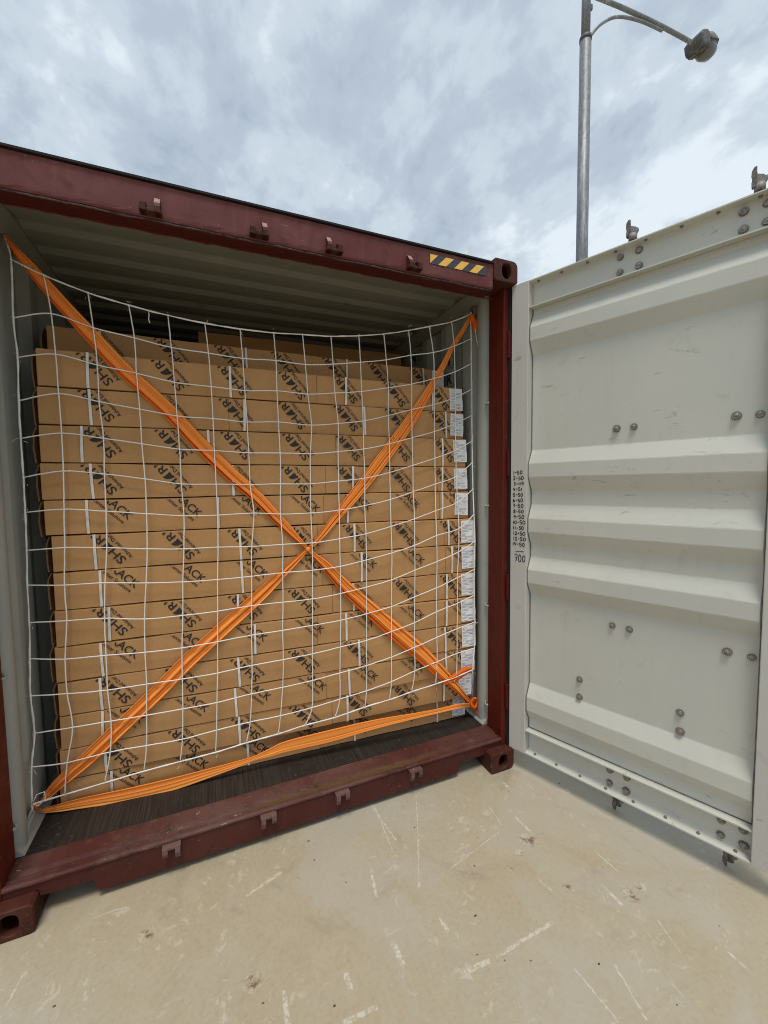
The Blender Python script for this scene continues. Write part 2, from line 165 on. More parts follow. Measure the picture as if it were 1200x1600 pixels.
def mat_paint(name, base, dirt, light, rust, amt=1.0, rough=0.5, band=None):
    k = NT(name, rough, spec=0.22); v = k.coord(geo=True)
    n1 = k.noise(v, 2.2, 5, 0.6, 0.3); n2 = k.noise(v, 11, 6, 0.65, 0.5); n3 = k.noise(v, 70, 4, 0.7)
    st = k.noise(k.coord(geo=True, scale=(16, 16, 1.2)), 1.0, 5, 0.65, 0.3)
    c = k.mix(k.math('MULTIPLY', k.ramp(n1, 0.35, 0.7), 0.5 * amt), base, light)
    c = k.mix(k.math('MULTIPLY', k.ramp(st, 0.52, 0.72), 0.35 * amt), c, light)
    c = k.mix(k.math('MULTIPLY', k.ramp(n2, 0.50, 0.74), 0.6 * amt), c, dirt)
    c = k.mix(k.math('MULTIPLY', k.math('MULTIPLY', k.ramp(n3, 0.56, 0.66), k.ramp(n2, 0.5, 0.6)), 0.8 * amt), c, rust)
    ch = k.math('MULTIPLY', k.ramp(k.noise(v, 34, 5, 0.75, 0.5), 0.63, 0.66), k.ramp(k.noise(v, 5, 3, 0.6), 0.50, 0.60))
    c = k.mix(k.math('MULTIPLY', ch, 0.7 * amt, clamp=True), c, tuple(min(1, x * 1.9 + 0.03) for x in light))
    sc = k.noise(k.coord(geo=True, scale=(9, 60, 60), rot=(0.1, 0.35, 0.2)), 1.0, 3, 0.6, 0.2)
    c = k.mix(k.math('MULTIPLY', k.math('MULTIPLY', k.ramp(sc, 0.68, 0.71), k.ramp(n1, 0.5, 0.6)), 0.55 * amt), c, (0.36, 0.27, 0.25))
    if band:
        sx = k.n('ShaderNodeSeparateXYZ'); k.l(v, sx.inputs[0]); X0, X1, Y0, Y1 = band
        wx = k.math('ADD', sx.outputs[0], k.math('MULTIPLY', n2, 0.5)); wy = k.math('ADD', sx.outputs[1], k.math('MULTIPLY', n2, 0.02))
        f = k.math('MULTIPLY', k.math('MULTIPLY', k.ramp(wx, X0 + 0.15, X0 + 0.4), k.ramp(wx, X1, X1 + 0.5, 1, 0)), k.math('MULTIPLY', k.ramp(wy, Y0 + 0.008, Y0 + 0.016), k.ramp(wy, Y1 + 0.004, Y1 + 0.016, 1, 0)))
        c = k.mix(k.math('MULTIPLY', f, 0.85), c, k.mix(n3, (0.05, 0.028, 0.013), (0.19, 0.095, 0.035)))
    k.col(c); k.rough(k.ramp(n2, 0.3, 0.75, rough - 0.08, rough + 0.22)); k.bump(n2, 0.12, 0.006); k.bump(n3, 0.12, 0.002); return k.m

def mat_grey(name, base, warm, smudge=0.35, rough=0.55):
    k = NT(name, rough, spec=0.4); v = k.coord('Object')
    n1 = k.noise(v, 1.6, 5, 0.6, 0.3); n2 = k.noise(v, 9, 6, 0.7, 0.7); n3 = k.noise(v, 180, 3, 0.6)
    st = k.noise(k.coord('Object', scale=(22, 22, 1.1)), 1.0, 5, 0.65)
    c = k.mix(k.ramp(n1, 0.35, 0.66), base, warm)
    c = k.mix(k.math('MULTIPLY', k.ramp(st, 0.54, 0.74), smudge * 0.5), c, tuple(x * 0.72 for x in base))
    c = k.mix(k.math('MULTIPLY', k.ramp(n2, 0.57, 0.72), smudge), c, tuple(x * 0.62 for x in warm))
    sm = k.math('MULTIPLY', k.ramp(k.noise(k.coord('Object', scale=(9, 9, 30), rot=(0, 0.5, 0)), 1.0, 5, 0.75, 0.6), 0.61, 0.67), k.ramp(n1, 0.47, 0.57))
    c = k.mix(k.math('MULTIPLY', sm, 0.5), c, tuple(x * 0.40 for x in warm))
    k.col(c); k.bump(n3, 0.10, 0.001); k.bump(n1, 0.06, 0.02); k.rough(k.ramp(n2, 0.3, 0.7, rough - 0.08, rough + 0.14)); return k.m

def mat_kraft(name, base, dark):
    k = NT(name, 0.85, spec=0.2); v = k.coord('Object')
    oi = k.n('ShaderNodeObjectInfo')
    n1 = k.noise(v, 2.4, 5, 0.6, 0.2); fib = k.noise(k.coord('Object', scale=(60, 200, 240)), 1.0, 4, 0.7); fl = k.noise(v, 38, 5, 0.7)
    sp = k.noise(v, 330, 2, 0.6)
    c = k.mix(k.ramp(n1, 0.3, 0.7), base, dark)
    c = k.mix(k.math('MULTIPLY', oi.outputs['Random'], 0.7), c, tuple(x * 0.84 for x in base))
    c = k.mix(k.math('MULTIPLY', k.ramp(fl, 0.45, 0.75), 0.35), c, tuple(x * 0.78 for x in dark))
    c = k.mix(k.math('MULTIPLY', k.ramp(fib, 0.5, 0.8), 0.35), c, tuple(min(1, x * 1.22) for x in base))
    c = k.mix(k.math('MULTIPLY', k.ramp(sp, 0.62, 0.75), 0.35), c, tuple(x * 0.62 for x in dark))
    wv = k.n('ShaderNodeTexWave'); wv.wave_type = 'BANDS'; wv.bands_direction = 'X'; k.l(v, wv.inputs['Vector']); wv.inputs['Scale'].default_value = 45; wv.inputs['Distortion'].default_value = 0.4
    k.col(c); k.bump(wv.outputs['Fac'], 0.06, 0.0015); k.bump(n1, 0.25, 0.02); k.bump(fl, 0.12, 0.004); return k.m

def mat_wood():
    k = NT('worn_plywood', 0.75, spec=0.25); v = k.coord(geo=True, scale=(120, 3.4, 10)); w = k.coord(geo=True)
    g = k.noise(v, 1.0, 6, 0.7, 0.35); n1 = k.noise(w, 5, 6, 0.65, 0.5); n2 = k.noise(w, 45, 4, 0.7)
    c = k.mix(k.ramp(g, 0.34, 0.66), (0.016, 0.012, 0.009), (0.044, 0.033, 0.026))
    c = k.mix(k.math('MULTIPLY', k.ramp(n1, 0.42, 0.60), 0.8), c, (0.022, 0.017, 0.014))
    c = k.mix(k.math('MULTIPLY', k.math('MULTIPLY', k.ramp(n2, 0.58, 0.70), k.ramp(n1, 0.45, 0.6)), 0.6), c, (0.15, 0.12, 0.095))
    k.col(c); k.bump(g, 0.35, 0.004); k.bump(n2, 0.15, 0.003); return k.m

def mat_web(name='orange_webbing', base=(0.93, 0.285, 0.045), dark=(0.52, 0.080, 0.010), light=(0.97, 0.37, 0.085), freq=25.0):
    k = NT(name, 0.8, spec=0.12); sp = k.n('ShaderNodeSeparateXYZ'); k.l(k.coord('UV'), sp.inputs[0])
    a = k.math('SINE', k.math('MULTIPLY', sp.outputs[1], freq)); f = k.ramp(a, 0.80, 0.98)
    tw = k.math('SINE', k.math('MULTIPLY', sp.outputs[0], 1400.0))
    c = k.mix(k.ramp(a, -0.9, 0.4), light, base); c = k.mix(k.math('MULTIPLY', f, 0.6), c, dark)
    k.col(c); k.bump(k.math('ADD', a, k.math('MULTIPLY', tw, 0.3)), 0.2, 0.0012); return k.m

def mat_simple(name, c1, c2, scale=12, rough=0.6, metal=0.0, bump=0.1, obj=True):
    k = NT(name, rough, metal); v = k.coord('Object') if obj else k.coord(geo=True)
    n1 = k.noise(v, scale, 5, 0.65, 0.3); k.col(k.mix(k.ramp(n1, 0.35, 0.68), c1, c2)); k.bump(n1, bump, 0.004)
    k.rough(k.ramp(n1, 0.3, 0.7, max(0.05, rough - 0.1), rough + 0.1)); return k.m

def mat_galv():
    k = NT('galvanised_steel', 0.5, 0.35); v = k.coord('Object', scale=(1, 1, 0.55))
    vo = k.vor(v, 60, out='Color'); n1 = k.noise(k.coord('Object', scale=(12, 12, 1.4)), 1, 5, 0.65, 0.4)
    sp = k.n('ShaderNodeSeparateXYZ'); k.l(vo, sp.inputs[0])
    c = k.mix(sp.outputs[0], (0.17, 0.185, 0.195), (0.25, 0.265, 0.275)); c = k.mix(k.math('MULTIPLY', k.ramp(n1, 0.5, 0.7), 0.9), c, (0.46, 0.48, 0.49))
    k.col(c); k.bump(n1, 0.1, 0.01); return k.m

def mat_rope():
    k = NT('white_rope', 0.8, spec=0.2); uv = k.coord('UV'); sp = k.n('ShaderNodeSeparateXYZ'); k.l(uv, sp.inputs[0])
    a = k.math('SINE', k.math('ADD', k.math('MULTIPLY', sp.outputs[0], 700.0), k.math('MULTIPLY', sp.outputs[1], 12.566)))
    n1 = k.noise(k.coord(geo=True), 14, 4, 0.6)
    c = k.mix(k.ramp(a, -1, 0.2, 0.5, 0), (0.90, 0.885, 0.84), (0.66, 0.63, 0.56)); c = k.mix(k.math('MULTIPLY', k.ramp(n1, 0.5, 0.7), 0.4), c, (0.80, 0.77, 0.70))
    k.col(c); k.bump(a, 0.4, 0.002); return k.m

M = dict(
    concrete=mat_concrete(),
    maroon=mat_paint('maroon_paint', (0.070, 0.015, 0.012), (0.034, 0.014, 0.011), (0.105, 0.034, 0.029), (0.12, 0.05, 0.022)),
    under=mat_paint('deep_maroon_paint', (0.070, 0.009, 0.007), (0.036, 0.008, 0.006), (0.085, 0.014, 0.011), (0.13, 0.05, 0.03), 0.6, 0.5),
    jamb=mat_paint('red_oxide_paint', (0.100, 0.012, 0.005), (0.050, 0.010, 0.005), (0.120, 0.020, 0.011), (0.20, 0.08, 0.05), 0.6, 0.42),
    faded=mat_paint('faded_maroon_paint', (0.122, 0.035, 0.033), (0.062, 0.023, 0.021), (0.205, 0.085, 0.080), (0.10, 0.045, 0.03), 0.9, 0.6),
    sill=mat_paint('scuffed_sill_paint', (0.078, 0.021, 0.017), (0.030, 0.019, 0.014), (0.150, 0.082, 0.068), (0.125, 0.07, 0.035), 1.3, 0.62, (0.95, 1.95, 0.062, 0.108)),
    casting=mat_paint('rusty_casting_paint', (0.062, 0.016, 0.010), (0.030, 0.012, 0.008), (0.095, 0.038, 0.024), (0.13, 0.05, 0.018), 1.2, 0.6),
    chip=mat_simple('worn_pink_primer', (0.42, 0.23, 0.20), (0.30, 0.13, 0.11), 120, 0.7),
    keeperpaint=mat_paint('dusty_maroon_paint', (0.125, 0.060, 0.052), (0.06, 0.03, 0.025), (0.20, 0.12, 0.105), (0.14, 0.07, 0.04), 1.2, 0.65),
    grime=mat_simple('dark_grime', (0.022, 0.018, 0.018), (0.10, 0.085, 0.08), 40, 0.8, obj=False),
    door=mat_grey('pale_grey_door_paint', (0.545, 0.55, 0.495), (0.58, 0.58, 0.515), 0.28),
    doorframe=mat_grey('scuffed_grey_frame_paint', (0.545, 0.535, 0.495), (0.52, 0.51, 0.465), 0.42),
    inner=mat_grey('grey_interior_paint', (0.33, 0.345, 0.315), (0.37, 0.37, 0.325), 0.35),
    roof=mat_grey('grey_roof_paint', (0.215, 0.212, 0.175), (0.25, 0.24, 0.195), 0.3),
    kraft=mat_kraft('kraft_cardboard', (0.550, 0.305, 0.128), (0.490, 0.262, 0.104)),
    edge=mat_kraft('corrugated_edge', (0.27, 0.155, 0.075), (0.17, 0.095, 0.05)),
    wood=mat_wood(), web=mat_web(), web3=mat_web('orange_webbing_flat', freq=12.57), web2=mat_web('orange_webbing_dark', (0.80, 0.135, 0.010), (0.40, 0.04, 0.005), (0.86, 0.19, 0.022)), rope=mat_rope(), galv=mat_galv(),
    ink=mat_simple('black_print', (0.018, 0.016, 0.016), (0.035, 0.03, 0.026), 60, 0.75, bump=0.0),
    marker=mat_simple('black_marker', (0.012, 0.012, 0.014), (0.018, 0.018, 0.02), 60, 0.95, bump=0.0),
    white=mat_simple('white_plastic_strap', (0.80, 0.77, 0.72), (0.70, 0.66, 0.60), 20, 0.45),
    paper=mat_simple('white_paper_label', (0.88, 0.88, 0.88), (0.84, 0.85, 0.86), 25, 0.7),
    greyink=mat_simple('faint_grey_print', (0.22, 0.22, 0.24), (0.34, 0.34, 0.36), 200, 0.8, bump=0),
    bolt=mat_simple('weathered_zinc_bolt', (0.30, 0.285, 0.255), (0.17, 0.15, 0.13), 90, 0.45, 0.4),
    washer=mat_simple('dirty_bolt_washer', (0.20, 0.185, 0.16), (0.33, 0.315, 0.28), 110, 0.6, 0.3),
    rubber=mat_simple('black_rubber', (0.010, 0.007, 0.006), (0.018, 0.014, 0.013), 30, 0.9),
    caulk=mat_simple('grey_sealant', (0.12, 0.12, 0.11), (0.20, 0.20, 0.18), 50, 0.7),
    steel=mat_simple('dull_steel', (0.20, 0.19, 0.175), (0.09, 0.08, 0.07), 40, 0.6, 0.3),
    yellow=mat_simple('yellow_reflective', (0.90, 0.52, 0.09), (0.82, 0.46, 0.08), 30, 0.45),
    black=mat_simple('black_reflective', (0.035, 0.037, 0.045), (0.055, 0.056, 0.065), 30, 0.45),
    lampgrey=mat_simple('dirty_lamp_housing', (0.075, 0.078, 0.078), (0.15, 0.155, 0.15), 14, 0.6),
    hood=mat_simple('grey_lamp_hood', (0.16, 0.17, 0.17), (0.24, 0.25, 0.25), 9, 0.55),
    debris=mat_simple('brown_litter', (0.07, 0.045, 0.03), (0.15, 0.11, 0.08), 60, 0.9, obj=False),
    dark=mat_simple('dark_hollow', (0.02, 0.015, 0.013), (0.035, 0.025, 0.02), 30, 0.8),
)
def mat_glass():
    k = NT('frosted_lamp_bowl', 0.25); k.b.inputs['Transmission Weight'].default_value = 0.35; k.col((0.22, 0.23, 0.23))
    n1 = k.noise(k.coord('Object'), 30, 3, 0.6); k.bump(n1, 0.3, 0.01); return k.m
M['bowl'] = mat_glass()

# ------------------------------------------------------------------ mesh helpers
class MB:
    """collects shapes in one bmesh"""
    def __init__(s): s.bm = bmesh.new(); s.uv = None
    def box(s, x0, x1, y0, y1, z0, z1, bev=0.0):
        g = bmesh.ops.create_cube(s.bm, size=1.0, matrix=Matrix.Translation(((x0 + x1) / 2, (y0 + y1) / 2, (z0 + z1) / 2)) @ Matrix.Diagonal((abs(x1 - x0), abs(y1 - y0), abs(z1 - z0), 1)))
        if bev:
            ed = list({e for v in g['verts'] for e in v.link_edges}); bmesh.ops.bevel(s.bm, geom=ed, offset=bev, segments=2, affect='EDGES', profile=0.5)
        return s
    def poly_ext(s, pts, axis, a, b, bev=0.0):
        """extrude a closed 2D outline along an axis from a to b"""
        def P(p, t):
            return {'x': (t, p[0], p[1]), 'y': (p[0], t, p[1]), 'z': (p[0], p[1], t)}[axis]
        A = [s.bm.verts.new(P(p, a)) for p in pts]; B = [s.bm.verts.new(P(p, b)) for p in pts]
        n = len(pts); fs = []
        for i in range(n): fs.append(s.bm.faces.new((A[i], A[(i + 1) % n], B[(i + 1) % n], B[i])))
        fa = s.bm.faces.new(A); fb = s.bm.faces.new(B[::-1])
        if bev: bmesh.ops.bevel(s.bm, geom=list(fa.edges) + list(fb.edges), offset=bev, segments=2, affect='EDGES', profile=0.5)
        return s
    def sheet(s, prof, axis, a, b, thick=None, nseg=1, jit=0.0):
        """extrude an open 2D profile along an axis"""
        def P(p, t):
            return {'x': (t, p[0], p[1]), 'y': (p[0], t, p[1]), 'z': (p[0], p[1], t)}[axis]
        R = []
        for k in range(nseg + 1):
            t = a + (b - a) * k / nseg
            R.append([s.bm.verts.new(Vector(P(p, t)) + Vector((random.uniform(-jit, jit), random.uniform(-jit, jit), random.uniform(-jit, jit)))) for p in prof])
        for k in range(nseg):
            for i in range(len(prof) - 1): s.bm.faces.new((R[k][i], R[k][i + 1], R[k + 1][i + 1], R[k + 1][i]))
        return s
    def tube(s, pts, r, n=6, cap=True, uvl=True):
        pts = [Vector(p) for p in pts]; m = len(pts)
        rr = r if isinstance(r, (list, tuple)) else [r] * m
        if s.uv is None: s.uv = s.bm.loops.layers.uv.new('UVMap')
        up = None; rings = []; ln = 0; lens = []
        for i, p in enumerate(pts):
            t = (pts[min(i + 1, m - 1)] - pts[max(i - 1, 0)])
            if t.length < 1e-9: t = Vector((0, 0, 1))
            t.normalize()
            if up is None:
                up = Vector((0, 0, 1)) if abs(t.z) < 0.9 else Vector((1, 0, 0))
            side = t.cross(up)
            if side.length < 1e-6: side = t.orthogonal()
            side.normalize(); up = side.cross(t).normalized()
            if i: ln += (p - pts[i - 1]).length
            lens.append(ln)
            rings.append([s.bm.verts.new(p + (side * math.cos(2 * math.pi * k / n) + up * math.sin(2 * math.pi * k / n)) * rr[i]) for k in range(n)])
        for i in range(m - 1):
            for k in range(n):
                k2 = (k + 1) % n
                f = s.bm.faces.new((rings[i][k], rings[i][k2], rings[i + 1][k2], rings[i + 1][k])); f.smooth = True
                for lp, (u, v) in zip(f.loops, ((lens[i], k / n), (lens[i], (k + 1) / n), (lens[i + 1], (k + 1) / n), (lens[i + 1], k / n))): lp[s.uv].uv = (u, v)
        if cap:
            s.bm.faces.new(rings[0][::-1]); s.bm.faces.new(rings[-1])
        return s
    def ball(s, c, r, sc=(1, 1, 1), sub=1):
        g = bmesh.ops.create_icosphere(s.bm, subdivisions=sub, radius=r, matrix=Matrix.Translation(c) @ Matrix.Diagonal((*sc, 1)))
        for f in {f for v in g['verts'] for f in v.link_faces}: f.smooth = True
        return s
    def cyl(s, c, r, h, axis='z', n=16, r2=None):
        rot = {'z': Matrix(), 'x': Matrix.Rotation(math.pi / 2, 4, 'Y'), 'y': Matrix.Rotation(math.pi / 2, 4, 'X')}[axis]
        g = bmesh.ops.create_cone(s.bm, cap_ends=True, segments=n, radius1=r, radius2=r if r2 is None else r2, depth=h, matrix=Matrix.Translation(c) @ rot)
        for f in {f for v in g['verts'] for f in v.link_faces}: f.smooth = len(f.verts) == 4
        return s
    def mesh(s, name, m):
        bmesh.ops.recalc_face_normals(s.bm, faces=s.bm.faces)
        me = bpy.data.meshes.new(name); s.bm.to_mesh(me); s.bm.free()
        for x in (m if isinstance(m, (list, tuple)) else [m]): me.materials.append(M[x])
        return me
    def build(s, name, m, parent=None, smooth=False, off=None):
        """off: world point that is the parent's origin (verts are moved into its space)"""
        if off is not None: bmesh.ops.translate(s.bm, verts=s.bm.verts, vec=-Vector(off))
        if smooth:
            for f in s.bm.faces: f.smooth = True
        me = s.mesh(name, m); o = bpy.data.objects.new(name, me); COL.objects.link(o)
        if parent: o.parent = parent
        return o
def empty(name, loc, label, cat, group=None, rz=0.0):
    o = bpy.data.objects.new(name, None); COL.objects.link(o); o.location = loc; o.rotation_euler = (0, 0, rz); o.empty_display_size = 0.2
    o['label'] = label; o['category'] = cat
    if group: o['group'] = group
    return o
def inst(name, me, parent, loc, rot=(0, 0, 0), scale=None):
    o = bpy.data.objects.new(name, me); COL.objects.link(o); o.parent = parent; o.location = loc; o.rotation_euler = rot
    if scale: o.scale = scale
    return o
def noisef(x, s): return math.sin(x * 3.1 + s * 1.7) * 0.5 + math.sin(x * 7.3 + s * 4.1) * 0.3 + math.sin(x * 17.0 + s * 2.3) * 0.2
def spline(P, n=5):
    P = [Vector(p) for p in P]; out = []
    for i in range(len(P) - 1):
        p0, p1, p2, p3 = P[max(i - 1, 0)], P[i], P[i + 1], P[min(i + 2, len(P) - 1)]
        for k in range(n):
            t = k / n; out.append(0.5 * ((2 * p1) + (p2 - p0) * t + (2 * p0 - 5 * p1 + 4 * p2 - p3) * t * t + (3 * p1 - p0 - 3 * p2 + p3) * t ** 3))
    out.append(P[-1].copy()); return out
def text_mesh(txt, size, off=0.0, sx=1.0):
    c = bpy.data.curves.new('lettering', 'FONT'); c.body = txt; c.size = size; c.offset = off; c.resolution_u = 3
    o = bpy.data.objects.new('lettering', c); COL.objects.link(o)
    dg = bpy.context.evaluated_depsgraph_get(); dg.update()
    me = bpy.data.meshes.new_from_object(o.evaluated_get(dg)); bpy.data.objects.remove(o); bpy.data.curves.remove(c)
    bm = bmesh.new(); bm.from_mesh(me); bpy.data.meshes.remove(me)
    bmesh.ops.scale(bm, vec=(sx, 1, 1), verts=bm.verts)
    w = max((v.co.x for v in bm.verts), default=0)
    return bm, w
def bm_join(dst, src, mat):
    mp = {}
    for v in src.verts: mp[v] = dst.verts.new(mat @ v.co)
    for f in src.faces:
        try: dst.faces.new([mp[v] for v in f.verts])
        except ValueError: pass
    src.free()

# ------------------------------------------------------------------ ground
g = MB(); R_ = 250.0
g.bm.faces.new([g.bm.verts.new(p) for p in ((-R_, -R_, 0), (R_, -R_, 0), (R_, R_, 0), (-R_, R_, 0))])
gr = g.build('ground', 'concrete'); gr['kind'] = 'structure'

# ------------------------------------------------------------------ shipping container
O = Vector((1.219, 0.0, 0.0))
CN = empty('shipping_container', O, 'open maroon shipping container with grey inside, packed with flat brown cartons', 'shipping container')
WID, H, LEN = 2.438, 2.89, 12.19
LX, RX_ = 0.049, 2.389
# floor, built of plywood boards running across the opening
fb = [(0.19, 1.39), (1.393, 2.6), (2.603, 5.2), (5.203, 8.0), (8.003, LEN - 0.12)]
for i, (a, b) in enumerate(fb):
    MB().box(LX - 0.003, RX_ + 0.008, a, b, 0.13, 0.166).build('floor_board', 'wood', CN, off=O)
m = MB()
for x in [0.13 + 0.275 * i for i in range(9)]:
    m.cyl((x + random.uniform(-.01, .01), 0.225, 0.1665), 0.007, 0.002, n=10)
fs = m.build('floor_screw', 'dark', CN, off=O); fs['kind'] = 'stuff'
# sill: rolled top profile and a front plate with two cut-outs
prof = [(0.195, 0.120), (0.195, 0.1665), (0.186, 0.168), (0.113, 0.1645), (0.107, 0.157), (0.103, 0.154), (0.093, 0.154), (0.089, 0.161), (0.080, 0.161), (0.076, 0.155), (0.071, 0.155), (0.067, 0.1625), (0.061, 0.1645), (0.053, 0.1635), (0.047, 0.159), (0.046, 0.152), (0.050, 0.148), (0.062, 0.147)]
SL = MB().sheet(prof, 'x', LX + 0.001, RX_ - 0.001, nseg=60, jit=0.0007).build('sill', 'sill', CN, off=O)
fp = [(0.164, 0.092), (0.190, 0.090), (0.336, 0.090), (0.346, 0.080), (0.351, 0.031), (2.086, 0.031), (2.092, 0.078), (2.102, 0.090), (2.262, 0.090), (2.274, 0.092), (2.274, 0.120), (2.386, 0.120), (2.386, 0.1468), (0.051, 0.1468), (0.051, 0.120), (0.164, 0.120)]
MB().poly_ext(fp, 'y', 0.053, 0.064, 0.002).build('sill_plate', 'maroon', CN, off=O)
MB().box(0.172, 2.266, 0.066, 0.20, 0.093, 0.119).build('sill_underside', 'maroon', CN, off=O)
m = MB(); [m.box(a, b, 0.5, LEN - 0.2, 0.035, 0.129) for a, b in ((0.03, 0.09), (2.35, 2.41))]; [m.box(0.09, 2.35, y, y + 0.05, 0.05, 0.129) for y in (0.8, 1.4, 2.0, 2.6)]
m.build('floor_bearer', 'maroon', CN, off=O)
# header
hp = [(0.008, 2.7255), (0.005, 2.733), (0.004, 2.742), (0.004, 2.852), (0.010, 2.858), (0.10, 2.862)]
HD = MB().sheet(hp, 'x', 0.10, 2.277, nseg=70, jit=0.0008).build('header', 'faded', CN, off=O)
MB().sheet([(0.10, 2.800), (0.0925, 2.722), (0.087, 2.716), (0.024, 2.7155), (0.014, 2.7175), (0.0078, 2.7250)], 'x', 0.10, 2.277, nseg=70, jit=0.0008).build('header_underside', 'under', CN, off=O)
MB().poly_ext([(-0.005, 2.8575), (-0.005, 2.8655), (0.06, 2.872), (0.06, 2.8635)], 'x', 0.11, 2.277, 0.001).build('roof_lip', 'rubber', CN, off=O)
m = MB(); pts = []
for k in range(120):
    x = 0.12 + 2.15 * k / 119; pts.append((x, 0.012 + 0.002 * noisef(x * 5, 3), 2.7195 + 0.0022 * noisef(x * 9, 1)))
m.tube(pts, [0.0030 + 0.0012 * abs(noisef(p[0] * 21, 5)) for p in pts], 6); m.build('weld_bead', 'grime', CN, off=O)
m = MB(); pts = []
for k in range(90):
    x = 0.14 + 2.2 * k / 89; pts.append((x, 0.0905, 2.7165 + 0.003 * noisef(x * 13, 9)))
m.tube(pts, [0.003 + 0.003 * max(0, noisef(p[0] * 11, 2)) for p in pts], 6); m.build('weld_bead', 'jamb', CN, off=O)
# corner posts: red jamb, outer gutter plate, grey inner roll
def post(side):
    s = 1 if side > 0 else -1
    X = lambda d: (RX_ + d) if s > 0 else (LX - d)       # d: outwards from the opening
    z0, z1 = 0.1195, 2.775
    m = MB()
    p2 = [(X(0.0), 0.052), (X(0.0), 0.182), (X(0.012), 0.186), (X(0.049), 0.186), (X(0.049), 0.052), (X(0.046), 0.050), (X(0.004), 0.050)]
    m.poly_ext(p2, 'z', z0, z1, 0.0); P_ = m.build('corner_post', 'jamb', CN, off=O)
    g2 = MB().poly_ext([(X(0.030), 0.032), (X(0.049), 0.032), (X(0.049), 0.049), (X(0.030), 0.049)], 'z', z0, z1)
    g2.build('seal_strip', 'rubber', P_, off=O)
    for zc in (0.42, 1.08, 1.80, 2.46):
        MB().box(min(X(0.020), X(0.036)), max(X(0.020), X(0.036)), 0.030, 0.049, zc - 0.075, zc + 0.075, 0.004).build('hinge_lug', 'under', P_, off=O)
    inn = [(X(0.014), 0.188), (X(0.016), 0.206), (X(0.008), 0.214), (X(-0.004), 0.222), (X(-0.013), 0.238), (X(-0.015), 0.256), (X(-0.012), 0.276), (X(-0.004), 0.296), (X(0.010), 0.312), (X(0.020), 0.328), (X(0.022), 0.346), (X(0.014), 0.362), (X(0.004), 0.372), (X(0.002), 0.380)]
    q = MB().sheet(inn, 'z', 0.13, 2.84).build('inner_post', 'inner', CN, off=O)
    for f in q.data.polygons: f.use_smooth = True
    for zc in (2.165, 1.551, 0.934, 0.303):
        y = 0.19
        MB().tube([(X(0.020), y + 0.030, zc + 0.012), (X(0.004), y + 0.022, zc + 0.002), (X(-0.006), y + 0.008, zc - 0.004), (X(-0.003), y - 0.008, zc - 0.002), (X(0.012), y - 0.002, zc + 0.004)], 0.006, 8).build('lashing_bar', 'inner', CN, off=O)
    # corrugated side wall
    pr = [(X(0.002), 0.380)]; y = 0.380; k = 0
    start = 0.545 if s < 0 else 0.46
    pr.append((X(0.002), start)); y = start
    while y < LEN - 0.3:
        pr += [(X(0.036), y + 0.068), (X(0.036), y + 0.138), (X(0.002), y + 0.206), (X(0.002), y + 0.276)]; y += 0.276
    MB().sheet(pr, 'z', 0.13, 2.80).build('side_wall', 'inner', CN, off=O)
    ou = [(p[0] + s * 0.003, p[1]) for p in pr]
    MB().sheet(ou, 'z', 0.13, 2.80).build('outer_side', 'maroon', CN, off=O)
    # top rail and its sloping gusset
    MB().poly_ext([(X(0.049), 2.79), (X(0.0), 2.79), (X(-0.004), 2.776), (X(-0.060), 2.834), (X(-0.060), 2.862), (X(0.049), 2.862)], 'y', 0.11, LEN - 0.1).build('top_rail', 'roof', CN, off=O)
    pts = [(X(-0.061), 0.12 + 0.05 * k, 2.8335 + 0.0015 * noisef(k * 0.3, 4)) for k in range(30)]
    MB().tube(pts, 0.0028, 5).build('sealant_line', 'caulk', CN, off=O)
    MB().poly_ext([(X(0.010), 0.166), (X(-0.024), 0.166), (X(-0.020), 0.172), (X(0.004), 0.196), (X(0.010), 0.196)], 'y', 0.20, 3.0).build('floor_angle', 'inner', CN, off=O)
post(1); post(-1)
# roof
pr = [(0.11, 2.8525), (0.20, 2.8525)]; y = 0.20
while y < LEN - 0.3:
    pr += [(y + 0.05, 2.8525), (y + 0.085, 2.8345), (y + 0.155, 2.8345), (y + 0.19, 2.8525)]; y += 0.205
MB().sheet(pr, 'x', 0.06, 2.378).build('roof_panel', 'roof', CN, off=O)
MB().sheet([(p[0], p[1] + 0.004) for p in pr], 'x', 0.05, 2.388).build('roof_skin', 'maroon', CN, off=O)
MB().box(0.03, 2.41, LEN - 0.1, LEN - 0.05, 0.1, 2.86).build('front_wall', 'inner', CN, off=O)
